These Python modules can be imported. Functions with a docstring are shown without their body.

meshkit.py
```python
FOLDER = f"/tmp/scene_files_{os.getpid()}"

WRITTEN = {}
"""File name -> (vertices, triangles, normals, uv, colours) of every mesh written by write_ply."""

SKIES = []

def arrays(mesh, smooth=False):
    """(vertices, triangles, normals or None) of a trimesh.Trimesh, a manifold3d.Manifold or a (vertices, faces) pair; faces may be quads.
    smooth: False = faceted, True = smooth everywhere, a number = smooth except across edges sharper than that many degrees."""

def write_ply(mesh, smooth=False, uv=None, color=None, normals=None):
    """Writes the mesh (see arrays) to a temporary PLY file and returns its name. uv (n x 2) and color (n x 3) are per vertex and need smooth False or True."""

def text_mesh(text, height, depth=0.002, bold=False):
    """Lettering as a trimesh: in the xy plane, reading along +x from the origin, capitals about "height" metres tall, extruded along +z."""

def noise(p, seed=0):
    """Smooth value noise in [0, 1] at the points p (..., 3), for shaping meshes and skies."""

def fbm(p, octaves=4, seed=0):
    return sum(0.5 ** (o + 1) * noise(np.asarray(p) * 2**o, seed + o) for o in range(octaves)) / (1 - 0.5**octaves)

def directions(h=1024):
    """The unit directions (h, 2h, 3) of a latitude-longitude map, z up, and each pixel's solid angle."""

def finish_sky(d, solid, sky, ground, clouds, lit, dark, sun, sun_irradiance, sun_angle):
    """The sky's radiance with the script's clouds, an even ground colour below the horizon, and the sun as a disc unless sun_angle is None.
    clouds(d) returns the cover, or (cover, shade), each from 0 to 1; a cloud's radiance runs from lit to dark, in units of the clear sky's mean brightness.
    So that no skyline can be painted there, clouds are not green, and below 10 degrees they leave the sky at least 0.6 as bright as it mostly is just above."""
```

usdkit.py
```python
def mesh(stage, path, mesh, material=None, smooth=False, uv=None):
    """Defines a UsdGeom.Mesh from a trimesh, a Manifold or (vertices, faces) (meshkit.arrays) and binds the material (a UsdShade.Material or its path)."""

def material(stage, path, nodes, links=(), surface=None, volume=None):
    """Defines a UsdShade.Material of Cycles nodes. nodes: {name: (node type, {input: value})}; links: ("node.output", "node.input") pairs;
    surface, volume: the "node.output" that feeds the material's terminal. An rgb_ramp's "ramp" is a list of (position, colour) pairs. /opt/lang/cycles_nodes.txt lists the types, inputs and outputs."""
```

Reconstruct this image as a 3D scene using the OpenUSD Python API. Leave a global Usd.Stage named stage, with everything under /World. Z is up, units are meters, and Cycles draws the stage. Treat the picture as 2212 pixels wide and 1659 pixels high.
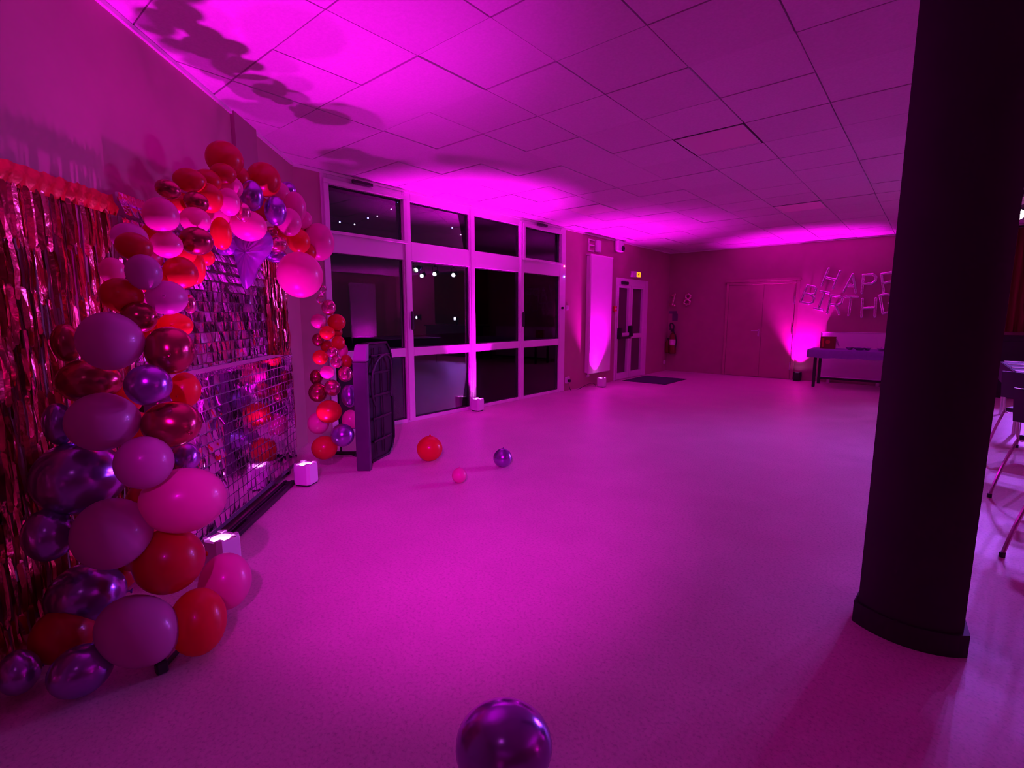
import math, random
import numpy as np, trimesh, manifold3d as m3
from shapely.geometry import Polygon, box as sbox
from pxr import Usd, UsdGeom, UsdLux, UsdShade, Gf, Sdf
import usdkit, meshkit

stage = Usd.Stage.CreateInMemory()
UsdGeom.SetStageUpAxis(stage, "Z")
UsdGeom.SetStageMetersPerUnit(stage, 1.0)
world = UsdGeom.Xform.Define(stage, "/World")
stage.SetDefaultPrim(world.GetPrim())

# ------------------------------------------------------------------ camera, sky, large lights, exposure
FPX, PITCH, YAW, CAM_H, IW, IH = 1068.0, math.radians(7.86), math.radians(40.3), 1.4, 2212, 1659
EXPOSURE = 0.38
FW0 = np.array([-math.sin(YAW), math.cos(YAW), 0.0])
RT = np.array([math.cos(YAW), math.sin(YAW), 0.0])
FW = FW0 * math.cos(PITCH) + np.array([0, 0, -math.sin(PITCH)])
UP = np.cross(RT, FW)
EYE = np.array([0, 0, CAM_H])
cam = UsdGeom.Camera.Define(stage, "/World/camera")
cam.CreateHorizontalApertureAttr(36.0)
cam.CreateVerticalApertureAttr(27.0)
cam.CreateFocalLengthAttr(36.0 * FPX / IW)
cam.CreateClippingRangeAttr(Gf.Vec2f(0.05, 200))
cam.CreateExposureAttr(EXPOSURE)
mt = Gf.Matrix4d(*RT, 0, *UP, 0, *(-FW), 0, *EYE, 1)
cam.AddTransformOp().Set(mt)

MAGENTA = (1.0, 0.0006, 0.97)
VIOLET = (0.40, 0.09, 1.0)
UPLIGHT_POWER = 1.0          # scales every floor uplight
WASH_POWER = 1.0             # the stage wash lamps on the far wall

dome = UsdLux.DomeLight.Define(stage, "/World/night_sky")
dome.CreateIntensityAttr(0.002)
dome.CreateColorAttr(Gf.Vec3f(0.3, 0.3, 0.8))

def ray(px, py):
    return FW + RT * (px - IW / 2) / FPX - UP * (py - IH / 2) / FPX
def on_plane(px, py, n, d):
    r = ray(px, py)
    return EYE + r * ((d - np.dot(n, EYE)) / np.dot(n, r))
def on_floor(px, py, z=0.0):
    return on_plane(px, py, np.array([0, 0, 1.0]), z)
def at_depth(px, py, d):
    return EYE + ray(px, py) * d
def project(p):
    q = np.asarray(p) - EYE
    d = q @ FW
    return IW / 2 + FPX * (q @ RT) / d, IH / 2 - FPX * (q @ UP) / d, d

# ------------------------------------------------------------------ helpers
used = {}
def numbered(path):
    k = used.get(path, -1) + 1
    used[path] = k
    return path if k == 0 else f"{path}_{k:03d}"
def setk(prim, **kw):
    for k, v in kw.items():
        if v:
            prim.SetCustomDataByKey(k, v)
LOC = {}
def thing(name, label, cat, loc=(0, 0, 0), group=None, kind=None):
    p = numbered("/World/" + name)
    x = UsdGeom.Xform.Define(stage, p)
    x.AddTranslateOp().Set(Gf.Vec3d(*map(float, loc)))
    setk(x.GetPrim(), label=label, category=cat, group=group, kind=kind)
    LOC[p] = np.array(loc, float)
    return p
def base_of(path):
    while path not in LOC:
        path = path.rsplit("/", 1)[0]
        if path == "/World" or not path:
            return np.zeros(3)
    return LOC[path]
def arr(mesh):
    v, f, _ = meshkit.arrays(mesh)
    return v, f
def part(parent, name, mesh, mat, label=None, smooth=30, kind=None):
    """mesh is given in world coordinates; the part is stored relative to its thing."""
    p = numbered(parent + "/" + name)
    v, f = arr(mesh)
    b = base_of(parent)
    pr = usdkit.mesh(stage, p, (v - b, f), mat, smooth=smooth)
    setk(pr.GetPrim(), label=label, kind=kind)
    return p
def one(name, label, cat, mesh, mat, smooth=30, group=None, kind=None):
    p = numbered("/World/" + name)
    pr = usdkit.mesh(stage, p, arr(mesh), mat, smooth=smooth)
    setk(pr.GetPrim(), label=label, category=cat, group=group, kind=kind)
    return p
def structure(name, mesh=None, mat=None, smooth=30, label=None, cat=None):
    p = numbered("/World/" + name)
    pr = usdkit.mesh(stage, p, arr(mesh), mat, smooth=smooth).GetPrim() if mesh is not None else UsdGeom.Xform.Define(stage, p).GetPrim()
    setk(pr, kind="structure", label=label, category=cat)
    LOC[p] = np.zeros(3)
    return p

def cat_mesh(ms):
    vs, fs, n = [], [], 0
    for m in ms:
        v, f = arr(m)
        vs.append(v); fs.append(f + n); n += len(v)
    return np.vstack(vs), np.vstack(fs)
def box(x0, x1, y0, y1, z0, z1, bev=0.0):
    a, b = np.minimum([x0, y0, z0], [x1, y1, z1]), np.maximum([x0, y0, z0], [x1, y1, z1])
    if bev <= 0:
        m = trimesh.creation.box(b - a)
        m.apply_translation((a + b) / 2)
        return np.array(m.vertices), np.array(m.faces)
    bev = min(bev, 0.45 * float((b - a).min()))
    pts = []
    for sx in (0, 1):
        for sy in (0, 1):
            for sz in (0, 1):
                c = np.where([sx, sy, sz], b - bev, a + bev)
                for ax in range(3):
                    q = c.copy()
                    q[ax] += bev * (1 if (sx, sy, sz)[ax] else -1)
                    pts.append(q)
    return arr(m3.Manifold.hull_points(np.array(pts)))
def xf(mesh, M):
    v, f = arr(mesh)
    v = v @ np.asarray(M)[:3, :3].T + np.asarray(M)[:3, 3]
    return v, f
def frame(o, ex, ey, ez):
    M = np.eye(4)
    M[:3, 0], M[:3, 1], M[:3, 2], M[:3, 3] = ex, ey, ez, o
    return M
def lathe(profile, n=24, cap=True):
    m = trimesh.creation.revolve(np.array(profile, float), sections=n)
    return np.array(m.vertices), np.array(m.faces)
def tube(pts, r, n=8, closed=False):
    pts = np.asarray(pts, float)
    k = len(pts)
    rr = np.broadcast_to(r, k)
    T = np.gradient(pts, axis=0) if not closed else np.roll(pts, -1, 0) - np.roll(pts, 1, 0)
    T /= np.linalg.norm(T, axis=1, keepdims=True)
    u = np.cross(T[0], [0.3, 0.5, 0.81]); u /= np.linalg.norm(u)
    V, F = [], []
    for i in range(k):
        u = u - T[i] * (u @ T[i]); u /= np.linalg.norm(u)
        w = np.cross(T[i], u)
        a = np.arange(n) * 2 * np.pi / n
        V.append(pts[i] + rr[i] * (np.cos(a)[:, None] * u + np.sin(a)[:, None] * w))
    V = np.vstack(V)
    for i in range(k if closed else k - 1):
        for j in range(n):
            a, b = i * n + j, i * n + (j + 1) % n
            c, d = ((i + 1) % k) * n + j, ((i + 1) % k) * n + (j + 1) % n
            F += [[a, b, d], [a, d, c]]
    if not closed:
        for i0, flip in ((0, True), ((k - 1) * n, False)):
            for j in range(1, n - 1):
                t = [i0, i0 + j, i0 + j + 1]
                F.append(t[::-1] if flip else t)
    return V, np.array(F)
def smooth_path(pts, n=40):
    from scipy.interpolate import CubicSpline
    pts = np.asarray(pts, float)
    t = np.r_[0, np.cumsum(np.linalg.norm(np.diff(pts, axis=0), axis=1))]
    return CubicSpline(t, pts)(np.linspace(0, t[-1], n))

# ------------------------------------------------------------------ materials
LK = "/World/Looks/"
def plain(name, col, rough=0.5, metal=0.0, spec=0.5, coat=0.0, noise=0.0, scale=20.0, bump=0.0, emit=None, es=0.0):
    nodes = {"p": ("principled_bsdf", dict(base_color=col, roughness=rough, metallic=metal, specular_ior_level=spec, coat_weight=coat))}
    links = []
    if emit:
        nodes["p"][1].update(emission_color=emit, emission_strength=es)
    if noise or bump:
        nodes["tc"] = ("geometry", {})
        nodes["n"] = ("noise_texture", dict(scale=scale, detail=4.0, roughness=0.6))
        links.append(("tc.position", "n.vector"))
    if noise:
        c = np.array(col)
        nodes["r"] = ("rgb_ramp", {"ramp": [(0.3, tuple(c * (1 - noise))), (0.7, tuple(np.minimum(c * (1 + noise), 1)))]})
        links += [("n.fac", "r.fac"), ("r.color", "p.base_color")]
    if bump:
        nodes["b"] = ("bump", dict(strength=bump, distance=0.01))
        links += [("n.fac", "b.height"), ("b.normal", "p.normal")]
    return usdkit.material(stage, LK + name, nodes, links, surface="p.BSDF")

M = {}
# the vinyl floor: warm grey with fine darker flecks and faint scuffs
M["floor"] = usdkit.material(stage, LK + "floor_vinyl", {
    "g": ("geometry", {}),
    "n1": ("noise_texture", dict(scale=70.0, detail=3.0, roughness=0.7)),
    "n2": ("noise_texture", dict(scale=2.2, detail=5.0, roughness=0.65)),
    "r1": ("rgb_ramp", {"ramp": [(0.30, (0.50, 0.42, 0.37)), (0.46, (0.70, 0.59, 0.52)), (0.62, (0.76, 0.64, 0.57)), (0.75, (0.80, 0.69, 0.62))]}),
    "r2": ("rgb_ramp", {"ramp": [(0.3, (0.86, 0.86, 0.86)), (0.7, (1.0, 1.0, 1.0))]}),
    "mx": ("mix", dict(mix_type="multiply", fac=1.0)),
    "rr": ("map_range", dict(from_min=0.3, from_max=0.7, to_min=0.40, to_max=0.52)),
    "p": ("principled_bsdf", dict(specular_ior_level=0.5)),
}, [("g.position", "n1.vector"), ("g.position", "n2.vector"), ("n1.fac", "r1.fac"), ("n2.fac", "r2.fac"), ("r1.color", "mx.color1"), ("r2.color", "mx.color2"),
    ("mx.color", "p.base_color"), ("n2.fac", "rr.value"), ("rr.result", "p.roughness")], surface="p.BSDF")
M["wall"] = plain("wall_paint", (0.45, 0.30, 0.25), 0.75, noise=0.05, scale=3.0, bump=0.05)
M["wall_dark"] = plain("pilaster_paint", (0.36, 0.24, 0.21), 0.75, noise=0.05, scale=3.0)
M["tile"] = plain("ceiling_tile", (0.78, 0.70, 0.74), 0.85, noise=0.06, scale=60.0, bump=0.15)
M["tile_b"] = plain("ceiling_tile_b", (0.74, 0.66, 0.70), 0.85, noise=0.06, scale=60.0, bump=0.15)
M["grid"] = plain("ceiling_grid", (0.50, 0.45, 0.47), 0.6)
M["upvc"] = plain("white_window_frame", (0.80, 0.76, 0.78), 0.35)
M["white"] = plain("white_paint", (0.82, 0.78, 0.78), 0.4)
M["white_plastic"] = plain("white_plastic", (0.80, 0.76, 0.80), 0.35)
M["seal"] = plain("rubber_seal", (0.03, 0.03, 0.03), 0.6)
M["black"] = plain("black_metal", (0.02, 0.018, 0.022), 0.45)
M["black_plastic"] = plain("black_plastic", (0.009, 0.007, 0.011), 0.42, noise=0.2, scale=8)
M["pillar"] = plain("pillar_paint", (0.018, 0.013, 0.017), 0.6, noise=0.1, scale=6)
M["backing"] = plain("table_front_cloth", (0.50, 0.44, 0.50), 0.5)
M["bench"] = plain("dark_bench", (0.07, 0.045, 0.085), 0.45, noise=0.1, scale=10)
M["bench_cap"] = plain("bench_cap", (0.34, 0.26, 0.38), 0.5)
M["case_face"] = plain("case_face", (0.16, 0.11, 0.17), 0.5, noise=0.1, scale=10)
M["chrome"] = plain("chrome_tube", (0.75, 0.72, 0.74), 0.2, metal=1.0)
M["steel"] = plain("brushed_steel", (0.7, 0.68, 0.7), 0.35, metal=1.0)
M["door_wood"] = plain("door_paint", (0.47, 0.30, 0.24), 0.5, noise=0.05, scale=4)
M["cloth_dark"] = plain("violet_table_cloth", (0.26, 0.16, 0.42), 0.85, noise=0.06, scale=30)
M["cloth_black"] = plain("dark_table_cloth", (0.06, 0.05, 0.09), 0.85)
M["red"] = plain("red_plastic", (0.55, 0.02, 0.03), 0.35)
M["red_dark"] = plain("dark_red_paint", (0.20, 0.012, 0.02), 0.3)
M["red_cloth"] = plain("red_curtain_cloth", (0.16, 0.012, 0.012), 0.85)
M["mat"] = plain("door_mat", (0.045, 0.03, 0.08), 0.95, noise=0.2, scale=120)
M["asphalt"] = plain("terrace_paving", (0.05, 0.05, 0.05), 0.9)
M["diffuser"] = plain("light_diffuser", (0.92, 0.80, 0.80), 0.3)
M["cushion"] = plain("chair_vinyl", (0.035, 0.03, 0.05), 0.4)

def foil(name, col, rough, scale=30.0, bump=0.35, metal=1.0):
    return usdkit.material(stage, LK + name, {
        "g": ("geometry", {}), "n": ("noise_texture", dict(scale=scale, detail=2.0)),
        "b": ("bump", dict(strength=bump, distance=0.01)),
        "p": ("principled_bsdf", dict(base_color=col, metallic=metal, roughness=rough)),
    }, [("g.position", "n.vector"), ("n.fac", "b.height"), ("b.normal", "p.normal")], surface="p.BSDF")
M["foil_red"] = [foil("red_foil_a", (0.62, 0.08, 0.13), 0.22), foil("red_foil_b", (0.48, 0.05, 0.09), 0.28), foil("red_foil_c", (0.74, 0.18, 0.22), 0.2)]
M["foil_header"] = foil("red_foil_header", (0.66, 0.05, 0.05), 0.4, metal=0.6)
M["foil_silver"] = [foil("silver_foil_a", (0.84, 0.80, 0.86), 0.10, bump=0.25), foil("silver_foil_b", (0.78, 0.74, 0.82), 0.16, bump=0.3), foil("silver_foil_c", (0.72, 0.68, 0.78), 0.22, bump=0.3)]
M["foil_front"] = [foil("mirror_foil_a", (0.66, 0.60, 0.70), 0.06, bump=0.07), foil("mirror_foil_b", (0.58, 0.52, 0.62), 0.08, bump=0.09), foil("mirror_foil_c", (0.72, 0.66, 0.76), 0.05, bump=0.06)]
M["foil_letter"] = foil("rose_silver_letter_foil", (0.92, 0.84, 0.92), 0.18, 30.0, 0.12)
M["foil_pink"] = foil("pink_number_foil", (0.90, 0.62, 0.66), 0.16, 30.0, 0.12)
M["foil_lilac"] = foil("lilac_foil", (0.42, 0.16, 0.66), 0.35, 14.0, 0.25, metal=0.55)

def latex(name, col, trans=0.35, rough=0.32):
    return usdkit.material(stage, LK + name, {
        "p": ("principled_bsdf", dict(base_color=col, roughness=rough, coat_weight=0.25, coat_roughness=0.12)),
        "t": ("translucent_bsdf", dict(color=col)),
        "m": ("mix_closure", dict(fac=trans)),
    }, [("p.BSDF", "m.closure1"), ("t.BSDF", "m.closure2")], surface="m.closure")
def chrome_balloon(name, col, rough=0.16):
    return usdkit.material(stage, LK + name, {
        "p": ("principled_bsdf", dict(base_color=col, metallic=0.85, roughness=rough)),
    }, [], surface="p.BSDF")
BM = {
    "R": latex("latex_red", (0.66, 0.008, 0.035)),
    "C": latex("latex_coral", (0.84, 0.05, 0.05), 0.45),
    "P": latex("latex_pink", (0.86, 0.16, 0.46)),
    "L": latex("latex_dusty_pink", (0.68, 0.25, 0.52)),
    "K": chrome_balloon("chrome_burgundy", (0.42, 0.05, 0.10), 0.2),
    "V": chrome_balloon("chrome_purple", (0.36, 0.16, 0.55), 0.2),
    "M": chrome_balloon("chrome_rose", (0.72, 0.22, 0.32), 0.16),
}
M["glass"] = usdkit.material(stage, LK + "window_glass", {
    "t": ("transparent_bsdf", dict(color=(0.9, 0.9, 0.9))),
    "g": ("glossy_bsdf", dict(color=(1, 1, 1), roughness=0.0)),
    "f": ("fresnel", dict(IOR=1.42)), "m": ("mix_closure", {})},
    [("f.fac", "m.fac"), ("t.BSDF", "m.closure1"), ("g.BSDF", "m.closure2")], surface="m.closure")
M["door_glass"] = plain("obscured_glass", (0.10, 0.055, 0.07), 0.35)
def glow(name, col, s):
    return usdkit.material(stage, LK + name, {"e": ("emission", dict(color=col, strength=s))}, [], surface="e.emission")
M["lens"] = glow("uplight_lens", (1.0, 0.22, 1.0), 9.0)
M["led_blue"] = glow("blue_led", (0.10, 0.10, 1.0), 14.0)
M["led_white"] = glow("white_led", (0.8, 0.75, 1.0), 5.0)
M["led_red"] = glow("red_led", (1.0, 0.08, 0.1), 10.0)
M["wash_lens"] = glow("wash_lens", (0.75, 0.6, 1.0), 14.0)
M["spot_lens"] = glow("spot_lens", (1.0, 0.95, 1.0), 25.0)
M["exit_face"] = glow("exit_sign_face", (1.0, 0.38, 0.02), 1.2)

# ------------------------------------------------------------------ the room
XW, YF, ZC = -5.2, 12.3, 2.96
XR, YB = 6.0, -5.0
NW = np.array([1, 1, 0]) / math.sqrt(2)        # normal of the slanted wall, into the room
DW = np.array([-1, 1, 0]) / math.sqrt(2)       # along the slanted wall, away from the camera
CW = -1.824                                     # NW . p on the slanted wall
def wall_pt(s, c, z):
    """point s along the slanted wall, at NW.p = c, height z"""
    return NW * c + DW * s + np.array([0, 0, z])
S_CORNER = (-XW + (CW * math.sqrt(2) - XW)) / math.sqrt(2)
yc = CW * math.sqrt(2) - XW                     # where the slanted wall meets the window wall
xb = CW * math.sqrt(2) - YB
ROOM = [(XW, yc), (xb, YB), (XR, YB), (XR, YF), (XW, YF)]
def slanted_box(s0, s1, c0, c1, z0, z1, bev=0.0):
    return xf(box(s0, s1, c0, c1, z0, z1, bev), frame((0, 0, 0), DW, NW, (0, 0, 1)))[0], None
def sbx(s0, s1, c0, c1, z0, z1, bev=0.0):
    v, f = box(s0, s1, c0, c1, z0, z1, bev)
    return v @ np.array([DW, NW, [0, 0, 1.0]]), f[:, ::-1]

fl = trimesh.creation.extrude_polygon(Polygon(ROOM).buffer(0.15, join_style=2), 0.1, engine="earcut")
fl.apply_translation([0, 0, -0.1])
structure("floor", fl, M["floor"], smooth=False, label="speckled warm grey vinyl floor of the hall", cat="floor")
T = 0.2
structure("wall_left", cat_mesh([
    box(XW - T, XW, yc, 2.92, 0, ZC), box(XW - T, XW, 7.63, 9.52, 0, ZC), box(XW - T, XW, 9.52, 11.06, 2.2, ZC), box(XW - T, XW, 11.06, YF + T, 0, ZC)]),
    M["wall"], smooth=False, label="beige wall with the glazing, radiator and emergency door", cat="wall")
structure("wall_slanted", sbx(-9, S_CORNER + 0.08, CW - T, CW, 0, ZC), M["wall"], smooth=False, label="slanted wall behind the foil curtains and balloon arch", cat="wall")
structure("trim_1", sbx(4.2, 4.6, CW - 0.01, CW + 0.03, 0, ZC - 0.002), M["wall_dark"], smooth=False, label="shallow darker pilaster on the slanted wall", cat="pilaster")
structure("wall_far", box(XW - T, XR + T, YF, YF + T, 0, ZC), M["wall"], smooth=False, label="far end wall with the birthday letters", cat="wall")
structure("wall_right", box(XR, XR + T, YB - T, YF, 0, ZC), M["wall"], smooth=False)
structure("wall_back", box(xb - 0.3, XR, YB - T, YB, 0, ZC), M["wall"], smooth=False)
structure("terrace", box(-30, XW - T, -10, 30, -0.15, -0.02), M["asphalt"], smooth=False, label="dark paved terrace outside the glazing", cat="terrace")

# ceiling of 0.6 m tiles in a recessed grid
ceil = structure("ceiling", label="suspended ceiling of square tiles", cat="ceiling")
room_poly = Polygon(ROOM)
slab = trimesh.creation.extrude_polygon(room_poly.buffer(0.15, join_style=2), 0.1, engine="earcut")
slab.apply_translation([0, 0, ZC + 0.012])
part(ceil, "grid", slab, M["grid"], smooth=False, label="dark shadow gaps between the tiles")
rng = np.random.default_rng(3)
PANELS = {}
tiles, rest = [], []
GX0, GY0, G, GAP = XW + 0.27, YF, 0.6, 0.0045
for i in range(-1, 20):
    for j in range(0, 30):
        x0, x1 = GX0 + (i) * G, GX0 + (i + 1) * G
        y1, y0 = GY0 - j * G, GY0 - (j + 1) * G
        cell = sbox(x0 + GAP, y0 + GAP, x1 - GAP, y1 - GAP).intersection(room_poly)
        if cell.is_empty or cell.area < 0.004 or cell.geom_type != "Polygon":
            continue
        c = np.array([(x0 + x1) / 2, (y0 + y1) / 2])
        if (i, j) in ((5, 12), (5, 6), (1, 9)):
            PANELS[(i, j)] = (x0, x1, y0, y1)
            continue
        h = float(rng.uniform(-0.004, 0.004))
        t = trimesh.creation.extrude_polygon(cell, 0.02, engine="earcut")
        t.apply_translation([0, 0, ZC + h])
        px, py, d = project([*c, ZC])
        vis = d > 0.4 and -120 < px < 2060 and -160 < py < IH
        (tiles if vis else rest).append((d if d > 0 else 99, t))
tiles.sort(key=lambda a: a[0])
for k, (d, t) in enumerate(tiles[:300]):
    part(ceil, "tile", t, M["tile_b"] if rng.random() < 0.35 else M["tile"], smooth=False)
rest += tiles[300:]
part(ceil, "tile_field", cat_mesh([t for _, t in rest]), M["tile"], smooth=False, kind="stuff")
names = {(5, 12): "unlit square ceiling light panel nearest the camera, outlined by dark gaps", (5, 6): "pale unlit square ceiling light panel towards the far wall", (1, 9): "unlit square ceiling light panel nearest the window wall"}
for k, (x0, x1, y0, y1) in PANELS.items():
    t = thing("ceiling_light", names[k], "ceiling light", ((x0 + x1) / 2, (y0 + y1) / 2, ZC))
    w = 0.03
    part(t, "frame", cat_mesh([box(x0 + .013, x1 - .013, y0 + .013, y0 + w, ZC - .006, ZC + .011), box(x0 + .013, x1 - .013, y1 - w, y1 - .013, ZC - .006, ZC + .011),
                               box(x0 + .013, x0 + w, y0 + w, y1 - w, ZC - .006, ZC + .011), box(x1 - w, x1 - .013, y0 + w, y1 - w, ZC - .006, ZC + .011)]), M["white"], smooth=False)
    part(t, "shadow_gap", cat_mesh([box(x0, x1, y0 - .006, y0 + .012, ZC - .002, ZC + .0115), box(x0, x1, y1 - .012, y1 + .006, ZC - .002, ZC + .0115), box(x0 - .006, x0 + .012, y0, y1, ZC - .002, ZC + .0115), box(x1 - .012, x1 + .006, y0, y1, ZC - .002, ZC + .0115)] if k == (5, 12) else [box(x0 + .004, x1 - .004, y0 + .002, y0 + .006, ZC, ZC + .0115)]), M["seal"], smooth=False)
    part(t, "diffuser", box(x0 + w, x1 - w, y0 + w, y1 - w, ZC - .003, ZC + .011), M["diffuser"], smooth=False)
structure("trim_2", box(XW, XW + 0.02, yc, YF, ZC - 0.03, ZC - 0.001), M["white"], smooth=False, label="pale edge moulding where ceiling meets the window wall", cat="moulding")
structure("trim_3", box(XW + .02, XR, YF - 0.02, YF, ZC - 0.025, ZC - 0.001), M["white"], smooth=False, label="pale edge moulding where ceiling meets the far wall", cat="moulding")
structure("trim_4", sbx(-3, S_CORNER - .03, CW, CW + 0.02, ZC - 0.025, ZC - 0.001), M["white"], smooth=False, label="pale edge moulding above the slanted wall", cat="moulding")

# ------------------------------------------------------------------ glazing
win = structure("window_1", label="white framed glazing of twelve panes onto the dark terrace", cat="window")
COLS = [(3.0, 4.0), (4.13, 5.17), (5.29, 6.31), (6.43, 7.45)]
ROWS = [(0.05, 0.875), (0.985, 2.10), (2.335, 2.83)]
Y0, Y1, Z0, Z1 = 2.92, 7.63, 0.0, 2.95
FX0, FX1 = XW - 0.08, XW + 0.01
pe = [(Y0, COLS[0][0])] + [(COLS[k][1], COLS[k + 1][0]) for k in range(3)] + [(COLS[3][1], Y1)]
for k, (a, b) in enumerate(pe):
    n = "jamb" if k in (0, 4) else "mullion"
    part(win, n, box(FX0, FX1, a, b, Z0, Z1, 0.006), M["upvc"])
    if n == "mullion":   # sash overlap: a thin raised strip beside the mullion
        part(win, "sash_strip", box(FX1, FX1 + 0.018, a + 0.02, a + 0.055, 0.03, 2.9, 0.004), M["upvc"])
ze = [(Z0, ROWS[0][0]), (ROWS[0][1], ROWS[1][0]), (ROWS[1][1], ROWS[2][0]), (ROWS[2][1], Z1)]
for ci, (a, b) in enumerate(COLS):
    for ri, (c, d) in enumerate(ze):
        part(win, ("sill", "rail", "transom", "head")[ri], box(FX0, FX1 - 0.004, a, b, c, d, 0.005), M["upvc"])
    for ri, (c, d) in enumerate(ROWS):
        p = part(win, "pane", box(XW - 0.044, XW - 0.038, a - .005, b + .005, c - .005, d + .005), M["glass"], smooth=False)
        w = 0.012
        part(p, "seal", cat_mesh([box(XW - .036, XW - .02, a, a + w, c, d), box(XW - .036, XW - .02, b - w, b, c, d), box(XW - .036, XW - .02, a + w, b - w, c, c + w), box(XW - .036, XW - .02, a + w, b - w, d - w, d)]), M["seal"], smooth=False)
# tilting top sashes of the outer columns stand a little proud
for a, b in (COLS[0], COLS[3]):
    f = 0.06
    part(win, "top_sash", cat_mesh([box(FX1, FX1 + .03, a - f, b + f, 2.30, 2.335, .004), box(FX1, FX1 + .03, a - f, b + f, 2.83, 2.88, .004), box(FX1, FX1 + .03, a - f, a, 2.335, 2.83, .004), box(FX1, FX1 + .03, b, b + f, 2.335, 2.83, .004)]), M["upvc"])
    part(win, "sash_stay", box(FX1 + .03, FX1 + .06, (a + b) / 2 - .22, (a + b) / 2 + .05, 2.885, 2.925, .006), M["seal"])
for y in (4.085, 6.37):
    part(win, "pull_handle", box(FX1 + .018, FX1 + .055, y - .018, y + .018, 1.22, 1.46, .01), M["black_plastic"], label="dark upright pull handle")
part(win, "latch", lathe_x := xf(lathe([(0, 0), (.022, 0), (.022, .03), (0.0, .034)], 14), frame((FX1, 7.52, 1.54), (0, 1, 0), (0, 0, 1), (1, 0, 0))), M["black_plastic"])

structure("eaves", box(XW - 1.1, XW - T, 2.0, 12.5, 3.05, 3.2), M["asphalt"], smooth=False, label="dark eaves outside above the glazing", cat="eaves")

# emergency exit door in the window wall
D0, D1, DZ = 9.52, 11.06, 2.2
door = structure("door_1", label="white framed double glass emergency exit door", cat="door")
part(door, "door_frame", cat_mesh([box(FX0, FX1, D0, D0 + .07, 0, DZ, .005), box(FX0, FX1, D1 - .16, D1, 0, DZ, .005), box(FX0, FX1, D0 + .07, D1 - .16, 2.05, DZ, .005)]), M["upvc"])
for (a, b) in ((9.60, 10.19), (10.20, 10.89)):
    e = 0.085
    ga, gb = (9.65, 10.10) if a < 10 else (10.285, 10.785)
    leaf = part(door, "door_leaf", cat_mesh([box(FX0 + .02, FX1 + .005, a, ga, .01, 2.05, .004), box(FX0 + .02, FX1 + .005, gb, b, .01, 2.05, .004), box(FX0 + .02, FX1 + .005, ga, gb, .01, .15, .004),
                                       box(FX0 + .02, FX1 + .005, ga, gb, .90, 1.0, .004), box(FX0 + .02, FX1 + .005, ga, gb, 2.0, 2.05, .004)]), M["upvc"])
    for z0, z1 in ((.15, .90), (1.0, 2.0)):
        part(leaf, "pane", box(XW - .045, XW - .038, ga - .004, gb + .004, z0 - .004, z1 + .004), M["door_glass"], smooth=False)
part(door, "push_bar", cat_mesh([box(FX1 + .005, FX1 + .09, 9.6, 9.69, .90, 1.14, .012), box(FX1 + .005, FX1 + .09, 10.09, 10.19, .94, 1.18, .012), box(FX1 + .05, FX1 + .085, 9.69, 10.09, .90, .95, .008)]), M["black_plastic"], label="black panic push bar")
part(door, "push_plate", box(FX1 + .006, FX1 + .05, 9.70, 10.08, .965, 1.03, .006), M["upvc"])
part(door, "lever", cat_mesh([box(FX1 + .005, FX1 + .03, 10.21, 10.25, .88, 1.2, .008), tube([(FX1 + .03, 10.23, 1.05), (FX1 + .06, 10.23, 1.05), (FX1 + .065, 10.16, 1.05)], .01)]), M["steel"])
part(door, "door_closer", box(FX1, FX1 + .05, 9.72, 10.0, 2.07, 2.13, .01), M["black_plastic"])

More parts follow.
